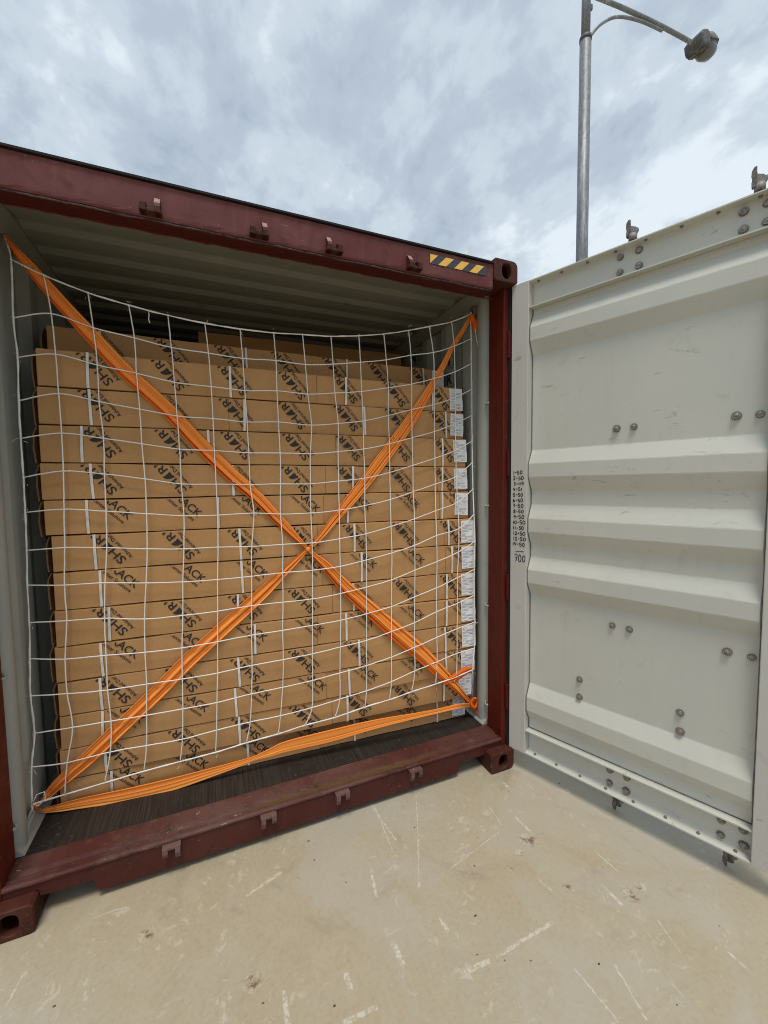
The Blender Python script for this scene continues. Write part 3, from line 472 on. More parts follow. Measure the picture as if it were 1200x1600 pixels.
# corner castings with oval apertures
def casting(xa, xb, za, zb, outer):
    m = MB(); N = 40; cx, cz = (xa + xb) / 2, (za + zb) / 2; ya, yb = -0.006, 0.172
    r = 0.030
    def outline(ins):
        pts = []
        hx, hz = (xb - xa) / 2 - ins, (zb - za) / 2 - ins
        for k in range(N):
            t = 2 * math.pi * (k + 0.5) / N; c, s_ = math.cos(t), math.sin(t); q = min(hx / max(abs(c), 1e-6), hz / max(abs(s_), 1e-6)); x, z = c * q, s_ * q
            if outer and x * outer[0] > hx - r and z * outer[1] > hz - r:
                ccx, ccz = outer[0] * (hx - r), outer[1] * (hz - r); dx, dz = x - ccx, z - ccz; d = math.hypot(dx, dz)
                if d > 1e-6: x, z = ccx + dx / d * r, ccz + dz / d * r
            pts.append((x, z))
        return pts
    def oval(w, h): 
        return [((w * math.copysign(abs(math.cos(t)) ** 0.8, math.cos(t))), (h * math.copysign(abs(math.sin(t)) ** 0.8, math.sin(t)))) for t in [2 * math.pi * (k + 0.5) / N for k in range(N)]]
    ox = cx + 0.004
    def ring(pts, y, c=(cx, cz)): return [m.bm.verts.new((c[0] + p[0], y, c[1] + p[1])) for p in pts]
    back = ring(outline(0), yb); fr = ring(outline(0), ya + 0.004); fr2 = ring(outline(0.004), ya)
    ov0 = ring(oval(0.0335, 0.0430), ya, (ox, cz)); ov1 = ring(oval(0.0305, 0.040), ya + 0.005, (ox, cz)); ov2 = ring(oval(0.0305, 0.040), ya + 0.034, (ox, cz))
    big = ring(oval(0.062, 0.046), ya + 0.036, (cx, cz)); bk = ring(oval(0.062, 0.046), ya + 0.13, (cx, cz))
    for a, b in ((back, fr), (fr, fr2), (fr2, ov0), (ov0, ov1), (ov1, ov2), (ov2, big), (big, bk)):
        for k in range(N): m.bm.faces.new((a[k], a[(k + 1) % N], b[(k + 1) % N], b[k]))
    m.bm.faces.new(bk); m.bm.faces.new(back[::-1])
    return m.build('corner_casting', 'casting', CN, off=O)
casting(2.276, 2.438, 0.0, 0.118, (1, -1)); casting(0.0, 0.162, 0.0, 0.118, (-1, -1))
casting(2.280, 2.438, H - 0.118, H, (1, 1)); casting(0.0, 0.162, H - 0.118, H, (-1, 1))
m = MB(); m.box(0.002, 2.436, LEN - 0.17, LEN, 0.0, 0.12); m.build('front_sill', 'maroon', CN, off=O)
# cam keepers
def keeper_mesh(down, flip):
    m = MB(); f = -1 if flip else 1
    if not down:
        m.box(-0.038, 0.040, -0.034, 0.003, -0.020, -0.008, 0.002)
        m.poly_ext([(0.003, -0.020), (-0.040, -0.020), (-0.042, 0.000), (-0.034, 0.016), (-0.012, 0.044), (0.003, 0.046)], 'x', f * 0.014, f * 0.034)
        m.poly_ext([(0.003, -0.020), (-0.038, -0.020), (-0.040, 0.006), (-0.016, 0.022), (0.003, 0.022)], 'x', f * -0.034, f * -0.014)
        m.poly_ext([(0.003, -0.012), (-0.006, -0.012), (-0.004, 0.012), (0.003, 0.016)], 'x', -0.016, 0.016)
    else:
        m.box(-0.036, 0.036, -0.030, 0.003, -0.002, 0.012, 0.002)
        m.poly_ext([(0.003, 0.010), (-0.034, 0.010), (-0.038, -0.014), (-0.030, -0.040), (-0.016, -0.046), (-0.006, -0.034), (0.003, -0.020)], 'x', f * 0.014, f * 0.034)
        m.poly_ext([(0.003, 0.010), (-0.034, 0.010), (-0.036, -0.012), (-0.028, -0.030), (-0.016, -0.034), (0.003, -0.014)], 'x', f * -0.034, f * -0.014)
    bmesh.ops.recalc_face_normals(m.bm, faces=m.bm.faces); m.bm.normal_update()
    if not down:
        for fc in m.bm.faces:
            if fc.normal.z > 0.3 and fc.normal.y < -0.5 and fc.calc_center_median().z > 0.02 and fc.calc_center_median().x * f > 0: fc.material_index = 1
    return m.mesh('keeper', ['casting', 'chip'] if not down else ['keeperpaint', 'keeperpaint'])
ku = [keeper_mesh(False, i) for i in (0, 1)]; kd = [keeper_mesh(True, i) for i in (0, 1)]
for x, i in ((0.666, 0), (1.066, 0), (1.392, 1), (1.796, 1)): inst('cam_keeper', ku[i], CN, Vector((x, 0.004, 2.750)) - O)
for x, i in ((0.628, 0), (1.034, 1), (1.394, 1), (1.806, 1)): inst('cam_keeper', kd[i], CN, Vector((x, 0.052, 0.136)) - O)
# hazard sticker
st = MB().box(1.892, 2.232, 0.0015, 0.0045, 2.786, 2.832).build('hazard_sticker', 'black', CN, off=O)
for i in range(4):
    a = 1.892 + i * 0.0935
    pts = [(max(1.893, a - 0.046), 2.787), (a, 2.787), (a + 0.046, 2.831), (max(1.893, a), 2.831)] if i else [(1.893, 2.787), (1.8935, 2.831), (1.938, 2.831)]
    MB().poly_ext(pts, 'y', 0.0008, 0.0016).build('yellow_stripe', 'yellow', st, off=O)
# lettering painted on the right wall
for ch, y, z, sz, x in (('T', 0.652, 2.498, 0.105, RX_), ('R', 0.655, 2.372, 0.105, RX_), ('N', 1.20, 2.66, 0.105, RX_)):
    b, w = text_mesh(ch, sz, 0.004)
    mm = Matrix.Translation((x + 0.0, y, z)) @ Matrix(((0, 0, -1, 0), (-1, 0, 0, 0), (0, 1, 0, 0), (0, 0, 0, 1)))
    m = MB(); bm_join(m.bm, b, mm); bmesh.ops.translate(m.bm, verts=m.bm.verts, vec=(-0.004, 0, 0)); 
    pl = MB().box(x - 0.0025, x - 0.0005, y - w - 0.012, y + 0.012, z - 0.014, z + sz * 0.73 + 0.02).build('marking_plate', 'inner', CN, off=O)
    m.build('painted_letter', 'ink', pl, off=O)
# lashing rings in the four corners
for (x, y, z, s) in ((0.06, 0.461, 2.776, -1), (0.062, 0.330, 0.262, -1), (2.378, 0.337, 2.735, 1), (2.376, 0.336, 0.224, 1)):
    dz = 0.02 if z > 1 else -0.02
    pts = [(x + s * 0.012 + 0.010 * math.cos(t) * -s, y + 0.024 * math.sin(t), z + dz + 0.030 * math.cos(t)) for t in [i * 2 * math.pi / 20 for i in range(21)]]
    MB().tube(pts, 0.0055, 8, cap=False).build('lashing_ring', 'inner' if z < 1 else 'steel', CN, off=O)
# corner clutter by the left lower ring
MB().tube([(0.060, 0.345, 0.25), (0.052, 0.30, 0.225), (0.050, 0.27, 0.19), (0.055, 0.265, 0.172)], 0.011, 8).build('lashing_hook', 'inner', CN, off=O)

# ------------------------------------------------------------------ right door (child of the container, opened about 110 degrees)
az_d = math.radians(-69.0); DH = Vector((2.425, 0.014, 0.0))
DZ0, DZ1, DU = 0.119, 2.772, 1.178
m = MB(); m.box(-0.009, 0.0895, 0.0, 0.056, DZ0, DZ1, 0.003)
DR = m.build('door', 'doorframe', CN); DR.location = DH - O; DR.rotation_euler = (0, 0, az_d); DR['label'] = 'right door swung open, pale grey inside with horizontal ribs'
D = lambda mb, name, mat, **k: mb.build(name, mat, DR, **k)
D(MB().box(1.072, DU, -0.001, 0.056, DZ0 - 0.001, DZ1 - 0.001, 0.003), 'free_edge_frame', 'doorframe')
def rail(zf0, zf1, top):
    m = MB()
    if top: pr = [(0.003, 2.627), (0.003, 2.633), (0.046, 2.635), (0.048, 2.640), (0.048, 2.755), (0.046, 2.763), (0.002, 2.7645), (0.002, 2.770), (0.056, 2.770), (0.056, 2.627)]
    else: pr = [(0.003, 0.262), (0.003, 0.256), (0.046, 0.252), (0.048, 0.246), (0.048, 0.144), (0.044, 0.134), (0.002, 0.127), (0.002, 0.121), (0.056, 0.121), (0.056, 0.262)]
    m.poly_ext(pr, 'x', 0.091, 1.0705); return D(m, 'top_rail' if top else 'bottom_rail', 'door')
rail(0, 0, True); rail(0, 0, False)
FL, PK = 0.047, 0.011
zp = [(2.6265, FL), (2.600, FL), (2.525, PK), (2.453, PK), (2.376, FL), (1.864, FL), (1.790, PK), (1.716, PK), (1.641, FL), (1.564, FL), (1.486, PK), (1.410, PK), (1.340, FL), (1.267, FL), (1.197, PK), (1.122, PK), (1.051, FL), (0.530, FL), (0.457, PK), (0.378, PK), (0.316, FL), (0.2625, FL)]
pp = []
for i, (z, d) in enumerate(zp):      # small radius at each fold
    if 0 < i < len(zp) - 1:
        for q in (zp[i - 1], zp[i + 1]):
            v = Vector((q[1] - d, q[0] - z)); v.normalize(); pp.append((d + v.x * 0.0025, z + v.y * 0.0025))
    else: pp.append((d, z))
DP_ = D(MB().sheet(pp, 'x', 0.0905, 1.071, nseg=24, jit=0.00025), 'corrugated_panel', 'door')
D(MB().sheet([(d + 0.006, z) for d, z in pp], 'x', 0.0905, 1.071), 'outer_skin', 'maroon')
for u, nm in ((0.0925, 1), (1.0685, 2)):
    pts = [(u + 0.001 * noisef(z * 4, nm), d - 0.001, z) for d, z in pp]
    D(MB().tube(pts, 0.0026 if nm == 1 else 0.0032, 6), 'sealant_line', 'caulk')
D(MB().tube([(0.095, 0.0455, 0.2640), (0.5, 0.0455, 0.2642), (1.068, 0.0455, 0.2638)], 0.0026, 6), 'sealant_line', 'caulk')
m = MB(); m.box(-0.014, 1.186, 0.036, 0.062, DZ1 + 0.0005, DZ1 + 0.010, 0.002); D(m, 'gasket', 'rubber')
m = MB(); m.box(-0.014, 1.186, 0.036, 0.062, DZ0 - 0.013, DZ0 - 0.0005, 0.002); D(m, 'gasket', 'rubber')
m = MB(); m.box(1.1795, 1.188, 0.036, 0.062, DZ0 - 0.013, DZ1 + 0.010, 0.002); D(m, 'gasket', 'rubber')
m = MB(); m.box(-0.018, -0.0095, 0.036, 0.062, DZ0 - 0.013, DZ1 + 0.010, 0.002); D(m, 'gasket', 'rubber')
# bolts and screws
m = MB(); m.cyl((0, -0.0015, 0), 0.0165, 0.003, 'y', 20); bmw = m.mesh('bolt_washer', 'washer')
m = MB(); m.ball((0, 0, 0), 0.0125, (1, 0.75, 1), 2); m.cyl((0, -0.003, 0), 0.0135, 0.006, 'y', 12)
bmesh.ops.translate(m.bm, verts=m.bm.verts, vec=(0, -0.004, 0)); bme = m.mesh('bolt_head', 'bolt')
m = MB(); m.cyl((0, 0, 0.0015), 0.0072, 0.003, 'z', 12); m.cyl((0, 0, 0.005), 0.0048, 0.006, 'z', 6); sme = m.mesh('rail_screw', 'bolt')
def bolt(u, z, d):
    s = random.uniform(0.9, 1.12)
    inst('bolt_washer', bmw, DR, (u, d - 0.0006, z), (0, random.random() * 3, 0), (s, 1, s)); inst('bolt', bme, DR, (u, d - 0.003, z), (0, random.random() * 3, 0), (s, s, s))
for u, z in ((0.523, 1.939), (0.597, 1.940), (0.965, 1.943), (1.036, 1.941), (0.524, 0.971), (0.600, 0.970), (0.967, 0.965), (1.044, 0.964), (0.373, 0.644), (0.374, 0.550), (0.812, 0.638), (0.815, 0.552)): bolt(u, z, FL)
for u, z in ((0.522, 2.736), (0.599, 2.738), (0.521, 2.667), (0.600, 2.668), (0.961, 2.736), (0.962, 2.668), (1.030, 2.736), (1.030, 2.668), (0.528, 0.225), (0.606, 0.224), (0.529, 0.156), (0.605, 0.154), (0.970, 0.222), (0.970, 0.157), (1.042, 0.222), (1.046, 0.158)): bolt(u, z, 0.048)
for u in (0.143, 0.266, 0.392, 0.518, 0.642, 0.774, 0.896, 1.022):
    inst('rail_screw', sme, DR, (u, 0.022, 0.1305), (math.radians(-9), 0, 0)); inst('rail_screw', sme, DR, (u - 0.012, 0.028, 2.7635), (math.pi, 0, 0))
# locking rods on the outer face with their cams
for u in (0.560, 1.002):
    D(MB().tube([(u, 0.088, -0.0 + 0.03), (u, 0.088, 2.84)], 0.013, 14), 'locking_rod', 'steel')
    for top in (1, 0):
        z = 2.860 if top else 0.052; s = 1 if top else -1
        m = MB(); m.cyl((u, 0.088, z - 0.035 * s), 0.018, 0.03, 'z', 14)
        body = [(u - 0.012, z - 0.03 * s), (u - 0.014, z + 0.022 * s), (u + 0.014, z + 0.006 * s), (u + 0.012, z - 0.002 * s), (u + 0.022, z + 0.000 * s), (u + 0.024, z - 0.010 * s), (u + 0.012, z - 0.03 * s)]
        m.poly_ext(body, 'y', 0.078, 0.096, 0.002); cb = D(m, 'locking_cam', 'washer')
        horn = [(u - 0.024, z - 0.032 * s), (u - 0.025, z - 0.012 * s), (u - 0.021, z - 0.008 * s), (u - 0.026, z + 0.012 * s), (u - 0.025, z + 0.032 * s), (u - 0.018, z + 0.044 * s), (u - 0.010, z + 0.046 * s), (u - 0.011, z + 0.026 * s), (u - 0.008, z + 0.006 * s), (u - 0.012, z - 0.008 * s), (u - 0.010, z - 0.032 * s)]
        D(MB().poly_ext(horn, 'y', 0.072, 0.090, 0.002), 'cam_horn', 'steel')
    for z in (0.97, 1.94): D(MB().box(u - 0.06, u + 0.06, 0.062, 0.11, z - 0.03, z + 0.03, 0.004), 'rod_bracket', 'maroon')
# hand-written tally on the hinge-side frame
GL = {'0': [[(.5, 1), (.15, .75), (.1, .3), (.4, 0), (.8, .2), (.9, .65), (.6, .98), (.4, 1)]], '1': [[(.45, 1), (.5, .5), (.5, 0)]], '2': [[(.1, .8), (.4, 1), (.8, .8), (.6, .45), (.1, 0), (.9, .05)]],
      '3': [[(.1, .95), (.8, .95), (.45, .6), (.85, .35), (.6, 0), (.1, .1)]], '4': [[(.2, 1), (.1, .45), (.85, .5)], [(.75, 1), (.7, 0)]], '5': [[(.9, 1), (.25, 1), (.2, .58), (.7, .55), (.85, .2), (.5, 0), (.1, .08)]],
      '6': [[(.7, 1), (.25, .6), (.15, .2), (.5, 0), (.85, .2), (.6, .45), (.2, .3)]], '7': [[(.1, .95), (.9, 1), (.45, 0)], [(.3, .5), (.8, .5)]], '8': [[(.55, .55), (.2, .8), (.5, 1), (.8, .8), (.2, .25), (.5, 0), (.85, .25), (.5, .55)]],
      '9': [[(.85, .7), (.5, .5), (.2, .75), (.5, 1), (.85, .8), (.75, .3), (.6, 0)]], '-': [[(.1, .5), (.9, .55)]]}
def stroke(bm, pts, w):
    L_ = []; R2 = []
    for i, p in enumerate(pts):
        t = pts[min(i + 1, len(pts) - 1)] - pts[max(i - 1, 0)]; t.normalize(); nn = Vector((-t.y, t.x)) * w / 2
        for arr, q in ((L_, p + nn), (R2, p - nn)): arr.append(bm.verts.new((q.x, -0.0016, q.y)))
    for i in range(len(pts) - 1): bm.faces.new((L_[i], L_[i + 1], R2[i + 1], R2[i]))
def smooth2(pts, n=4): return [Vector((p.x, p.y)) for p in spline([Vector((a, b, 0)) for a, b in pts], n)]
def write(txt, u, z, h, w, pen):
    m = MB(); x = u
    for ch in txt:
        a = random.uniform(-0.12, 0.12); ww = w * (0.55 if ch in '1' else 0.8 if ch == '-' else 1.0) * random.uniform(0.9, 1.1); dz = random.uniform(-0.05, 0.05) * h; hh = h * random.uniform(0.88, 1.08)
        for stp in GL[ch]:
            pts = [Vector((x + (p.x + a * p.y + random.uniform(-.03, .03)) * ww, z + dz + p.y * hh)) for p in smooth2(stp, 3)]
            stroke(m.bm, pts, pen)
        x += ww * 1.18
    return m
tally = ['1-50', '2-50', '3-49', '4-51', '5-50', '6-50', '7-50', '8-50', '9-50', '10-50', '11-50', '12-50', '13-50', '14-50']
for i, t in enumerate(tally):
    w = 0.0118 if len(t) == 4 else 0.0122
    write(t, 0.006 + random.uniform(0, .004), 1.733 - i * 0.0312, 0.0185, w * 1.25, 0.0040).build('handwriting', 'marker', DR)
m = MB(); stroke(m.bm, [Vector((0.026, 1.294)), Vector((0.050, 1.298)), Vector((0.076, 1.297))], 0.0036); m.build('handwriting', 'marker', DR)
write('700', 0.018, 1.238, 0.038, 0.0200, 0.0044).build('handwriting', 'marker', DR)

# ------------------------------------------------------------------ cartons
def logo_mesh(kind):
    out = bmesh.new()
    def add(txt, size, off, org, ang, sx=1.0):
        b, w = text_mesh(txt, size, off, sx); bm_join(out, b, Matrix.Translation((org[0], org[1], 0)) @ Matrix.Rotation(math.radians(ang), 4, 'Z')); return w
    def fin(org, ang, s):
        sh = [(0.0, 0.0), (0.10, 0.34), (0.28, 0.66), (0.52, 0.88), (0.80, 1.0), (1.04, 1.02), (0.98, 0.70), (0.98, 0.36), (1.06, 0.0), (0.86, 0.10), (0.72, 0.02), (0.52, 0.12), (0.30, 0.02)]
        T = Matrix.Translation((org[0], org[1], 0)) @ Matrix.Rotation(math.radians(ang), 4, 'Z')
        out.faces.new([out.verts.new(T @ Vector((x * s * 0.80, y * s, 0))) for x, y in sh])
    if kind == 'fin':
        A = 130.0; e = Vector((math.cos(math.radians(A)), math.sin(math.radians(A)))); up = Vector((-e.y, e.x))
        S = 0.0565; base = Vector((0.127, -0.124))
        w = add('SH', S, 0.0005, base, A, 1.24); p = base + e * (w + 0.006); fin(p, A, S * 0.73); p = p + e * 0.0430; add('RK', S, 0.0005, p, A, 1.24)
        add('Advanced Data', 0.0250, 0.0002, base - up * 0.029 - e * 0.006, A)
    else:
        A = -45.0; e = Vector((math.cos(math.radians(A)), math.sin(math.radians(A)))); up = Vector((-e.y, e.x))
        S = 0.054; base = Vector((0.006, -0.022)) - e * 0.034
        add('RACK', S, 0.0005, base, A)
        add('Center Solutions', 0.0245, 0.0002, base - up * 0.029 - e * 0.030, A)
    # the print wraps over the top fold: only what lies on the front shows here
    bmesh.ops.triangulate(out, faces=out.faces)
    bmesh.ops.bisect_plane(out, geom=out.verts[:] + out.edges[:] + out.faces[:], plane_co=(0, -0.003, 0), plane_no=(0, 1, 0), clear_outer=True)
    me = bpy.data.meshes.new('printed_logo'); 
    for v in out.verts: v.co = Vector((v.co.x, 0, v.co.y))
    out.to_mesh(me); out.free(); me.materials.append(M['ink']); return me
LOGO = {'fin': logo_mesh('fin'), 'ack': logo_mesh('ack')}
def label_text_mesh(w, h, seed):
    rnd = random.Random(seed); m = MB()
    z = -0.008; y = -0.0012
    def bar(x0, x1, za, zb): m.bm.faces.new([m.bm.verts.new(p) for p in ((x0, y, za), (x1, y, za), (x1, y, zb), (x0, y, zb))])
    for half in (0, 1):
        z0 = -0.006 - half * h * 0.5
        for k, (dz, hh, a, b) in enumerate(((0.004, 0.003, .08, .36), (0.011, 0.0022, .08, .30), (0.018, 0.0016, .08, .92), (0.023, 0.0030, .30, .84), (0.0300, 0.0022, .08, .44), (0.036, 0.0016, .08, .92), (0.042, 0.0045, .55, .82), (0.0500, 0.0018, .08, .50), (0.0560, 0.0022, .08, .60))):
            if dz * h / 0.13 > h * 0.47: continue
            zz = z0 - dz * h / 0.13; x = a * w; xe = (b + rnd.uniform(-.05, .04)) * w
            while x < xe:
                L_ = rnd.uniform(0.003, 0.011) if hh > 0.002 else xe - x
                bar(x, min(x + L_, xe), zz - hh, zz); x += L_ + 0.0016
    return m.mesh('label_print', 'greyink')
LBT = [label_text_mesh(0.092, 0.138, i) for i in range(3)]
ORD = ['first', 'second', 'third', 'fourth', 'fifth', 'sixth', 'seventh', 'eighth', 'ninth', 'tenth', 'eleventh', 'twelfth', 'thirteenth']
LCUT = 2.2
def carton(l, r, hl, hr, label, kind, straps, depth=0.80, seam=None, detail=True, lu=2.1, seed=0, group='flat cartons stacked in the front row', labh=0.138, flapz=1):
    """l, r: top left and top right front corners; hl, hr: heights at both ends"""
    l, r = Vector(l), Vector(r); d = r - l; L_ = math.hypot(d.x, d.y); rz = math.atan2(d.y, d.x); slope = d.z / L_
    base = Vector((l.x, l.y, l.z - hl))
    T = empty('carton', base, label, 'carton', group, rz)
    skew = math.tan(rz)                                     # the ends run straight into the container
    zt = lambda u: hl + (r.z - l.z) * u / L_                # local top and bottom
    zb = lambda u: (hl - hr + (r.z - l.z)) * u / L_
    nst = 36; m = MB(); rings = []
    for k in range(nst + 1):
        u = L_ * k / nst; a = 0.0022 * noisef(u * 2.2, seed + 1); b = 0.0020 * noisef(u * 3.1, seed + 5); c = 0.0016 * noisef(u * 2.7, seed + 9)
        t, o_ = zt(u) - 0.002 + a, zb(u) + 0.0008 + abs(b) * 0.4
        ed = 0.004 if 0 < k < nst else 0.005
        pr = [(c, o_ + ed), (c * 0.4 - 0.0015, (o_ + t) / 2), (c, t - ed), (ed * 0.35 + c, t - ed * 0.3), (ed * 1.2, t), (depth, t), (depth, o_), (ed, o_), (ed * 0.3 + c, o_ + ed * 0.3)]
        rings.append([m.bm.verts.new((u + p[0] * skew, p[0], p[1])) for p in pr])
    for k in range(nst):
        for i in range(9): m.bm.faces.new((rings[k][i], rings[k][(i + 1) % 9], rings[k + 1][(i + 1) % 9], rings[k + 1][i]))
    m.bm.faces.new(rings[0]); m.bm.faces.new(rings[-1][::-1])
    m.build('carton_body', 'kraft', T)
    if not detail: return T
    # overlapping front flaps with an open seam
    def flap(u0, u1, t, th, nm='front_flap', lo=0.0025, hi=0.0012):
        m = MB(); n = max(4, int((u1 - u0) * 18)); R1 = []; R2 = []
        for k in range(n + 1):
            u = u0 + (u1 - u0) * k / n; w = 0.0016 * noisef(u * 2.0, seed + 13)
            za, zc = zb(u) + lo + 0.0016 * noisef(u * 4, seed + 3), zt(u) - hi + 0.0022 * noisef(u * 2.2, seed + 1) - 0.002
            y0 = -t + w * 0.6
            R1.append([m.bm.verts.new(p) for p in ((u, y0, za), (u, y0 - 0.001, (za + zc) / 2), (u, y0, zc - 0.003), (u, y0 + 0.0016, zc))])
            R2.append([m.bm.verts.new(p) for p in ((u, y0 + th, za), (u, y0 + th, (za + zc) / 2), (u, y0 + th, zc - 0.003), (u, y0 + th + 0.0006, zc - 0.0004))])
        for k in range(n):
            for i in range(3):
                m.bm.faces.new((R1[k][i], R1[k][i + 1], R1[k + 1][i + 1], R1[k + 1][i])); m.bm.faces.new((R2[k][i], R2[k + 1][i], R2[k + 1][i + 1], R2[k][i + 1]))
            m.bm.faces.new((R1[k][3], R2[k][3], R2[k + 1][3], R1[k + 1][3])); m.bm.faces.new((R1[k][0], R1[k + 1][0], R2[k + 1][0], R2[k][0]))
        for q in (0, n):
            for i in range(3): m.bm.faces.new((R1[q][i], R2[q][i], R2[q][i + 1], R1[q][i + 1]))
        return m.build(nm, 'kraft', T)
    sm = seam or L_ * 0.58
    proud = 0.0068
    flap(0.004, sm, proud, 0.0035); flap(sm + 0.004, L_ - 0.205, proud - 0.0042, 0.0030); flap(L_ - 0.20, L_ - 0.004, proud - 0.002, 0.0030)
    # end flap: a loose board standing off the left end
    m = MB(); off = random.uniform(0.024, 0.034); pr = []
    n = 5
    for k in range(n + 1):
        t = k / n; z = zb(0) - 0.010 * random.uniform(0.2, 1.2) + (zt(0) - zb(0) - 0.006) * t if k == 0 else zb(0) + (zt(0) - zb(0) - 0.008) * t
        pr.append((-off - 0.006 * math.sin(t * 3.0) * random.uniform(0.5, 1.2) + (0.010 * t if t > 0.8 else 0), z))
    A = [(p[0], p[1]) for p in pr] + [(p[0] + 0.0065, p[1]) for p in reversed(pr)]
    m.poly_ext(A, 'y', 0.030, 0.55); m.build('end_flap', 'edge', T)
    for u in straps:
        m = MB(); w = 0.0115; lean = random.uniform(-0.006, 0.006); P_ = []
        n = 6
        for k in range(n + 1):
            t = k / n; z = zb(u) + 0.002 + (zt(u) - zb(u) - 0.004) * t; y = -proud - 0.0042 - 0.004 * math.sin(t * math.pi); uu = u + lean * (1 - t)
            P_.append([m.bm.verts.new(q) for q in ((uu - w / 2, y, z), (uu, y - 0.0008, z), (uu + w / 2, y, z), (uu + w / 2, y + 0.0014, z), (uu - w / 2, y + 0.0014, z))])
        for k in range(n):
            for i in range(5): m.bm.faces.new((P_[k][i], P_[k][(i + 1) % 5], P_[k + 1][(i + 1) % 5], P_[k + 1][i]))
        m.bm.faces.new(P_[0]); m.bm.faces.new(P_[-1][::-1]); m.build('binding_strap', 'white', T)
    rnd_ = random.Random(seed * 7 + 1); shift = rnd_.uniform(-.006, .006)
    start = 0.173 if kind == 'fin' else 0.250
    sl = math.atan2((r.z - l.z), L_)
    for k in range(7):
        u = start + 0.302 * k + rnd_.uniform(-.004, .004) + shift
        if kind == 'ack' and u > L_ - 0.12: continue
        yy = -proud - 0.0016 if u < L_ - 0.3 else -proud - 0.0010
        inst('printed_logo', LOGO[kind], T, (u, yy - 0.0016, zt(u) - 0.004), (0, -sl, 0))
    # paper label at the right end
    w, h = 0.092, min(labh, hr - 0.020); x0 = L_ - w - random.uniform(0.000, 0.006); tilt = random.uniform(-0.05, 0.03)
    m = MB(); m.poly_ext([(0, 0), (w, 0), (w + 0.001, -h * 0.52), (w + 0.003, -h * 0.52), (w + 0.003, -h), (0.002, -h), (0.001, -h * 0.5)], 'y', -0.0004, 0.0004)
    lb = m.build('paper_label', 'paper', T); lb.location = (x0, -proud - 0.0030, zt(x0) - 0.010); lb.rotation_euler = (0, -tilt, 0)
    inst('label_print', LBT[seed % 3], lb, (0, 0, -0.003), scale=(1, 1, h / 0.138))
    return T
KIND = ['fin'] * 4 + ['ack', 'fin', 'ack', 'fin', 'ack', 'fin', 'ack', 'fin', 'ack']
STR = [[.196, .811, 1.432, 1.985], [.2, .882, 1.536, 2.07], [.165, .703, 2.032], [.196, .817, 1.462, 2.029], [.168, .736, 1.421, 2.016], [.171, .816, 1.43, 2.018], [.189, .822, 1.469, 2.04], [.222, .805, 1.42, 2.009], [.188, .892, 1.384, 2.01], [.174, .80, 1.452, 1.993], [.178, .78, 1.391, 2.0], [.187, .802, 1.391, 2.006], [.214, .847, 1.447, 1.992]]
SEAM = [1.26, 0.80, 1.36, 1.30, 1.28, 1.22, 1.24, 1.30, 1.22, 1.34, 1.26, 1.30, 1.24]
FLZ = 0.167
for i, c in enumerate(CART):
    l, r = c[:3], c[3:]
    bl, br = (CART[i + 1][2], CART[i + 1][5]) if i < 12 else (FLZ, FLZ)
    if i < 12: hl, hr = l[2] - bl - 0.0015, r[2] - br - 0.0015
    else: hl, hr = l[2] - FLZ - 0.001, r[2] - FLZ - 0.001
    side = 'fin print showing' if KIND[i] == 'fin' else 'RACK print showing'
    if i == 0: lab = 'flat brown carton on top of the front stack, just below the one pushed back'
    elif i == 12: lab = 'bottom flat brown carton of the front stack, resting on the dark plywood floor'
    else: lab = '%s flat brown carton counted down the front stack, %s' % (ORD[i], side)
    carton(l, r, hl, hr, lab, KIND[i], STR[i], seam=SEAM[i], seed=i)
carton((0.133, 0.65, 2.478), (2.355, 0.65, 2.468), 0.162, 0.172, 'flat brown carton pushed back in the shade, uppermost in the front stack', 'fin', [.22, .92, 1.52, 2.06], depth=0.62, seam=1.3, seed=21)
for (l, r, h, lab, sd_) in (((0.80, 1.35, 2.776), (2.36, 1.34, 2.782), 0.150, 'dim carton in the shadow near the roof, behind the front stack', 31), ((0.12, 1.33, 2.624), (2.34, 1.32, 2.630), 0.150, 'dim carton in shadow directly under the highest carton behind the front stack', 32)):
    carton(l, r, h, h, lab, 'fin', [], depth=0.6, detail=False, seed=sd_, group='cartons in the dark second stack')

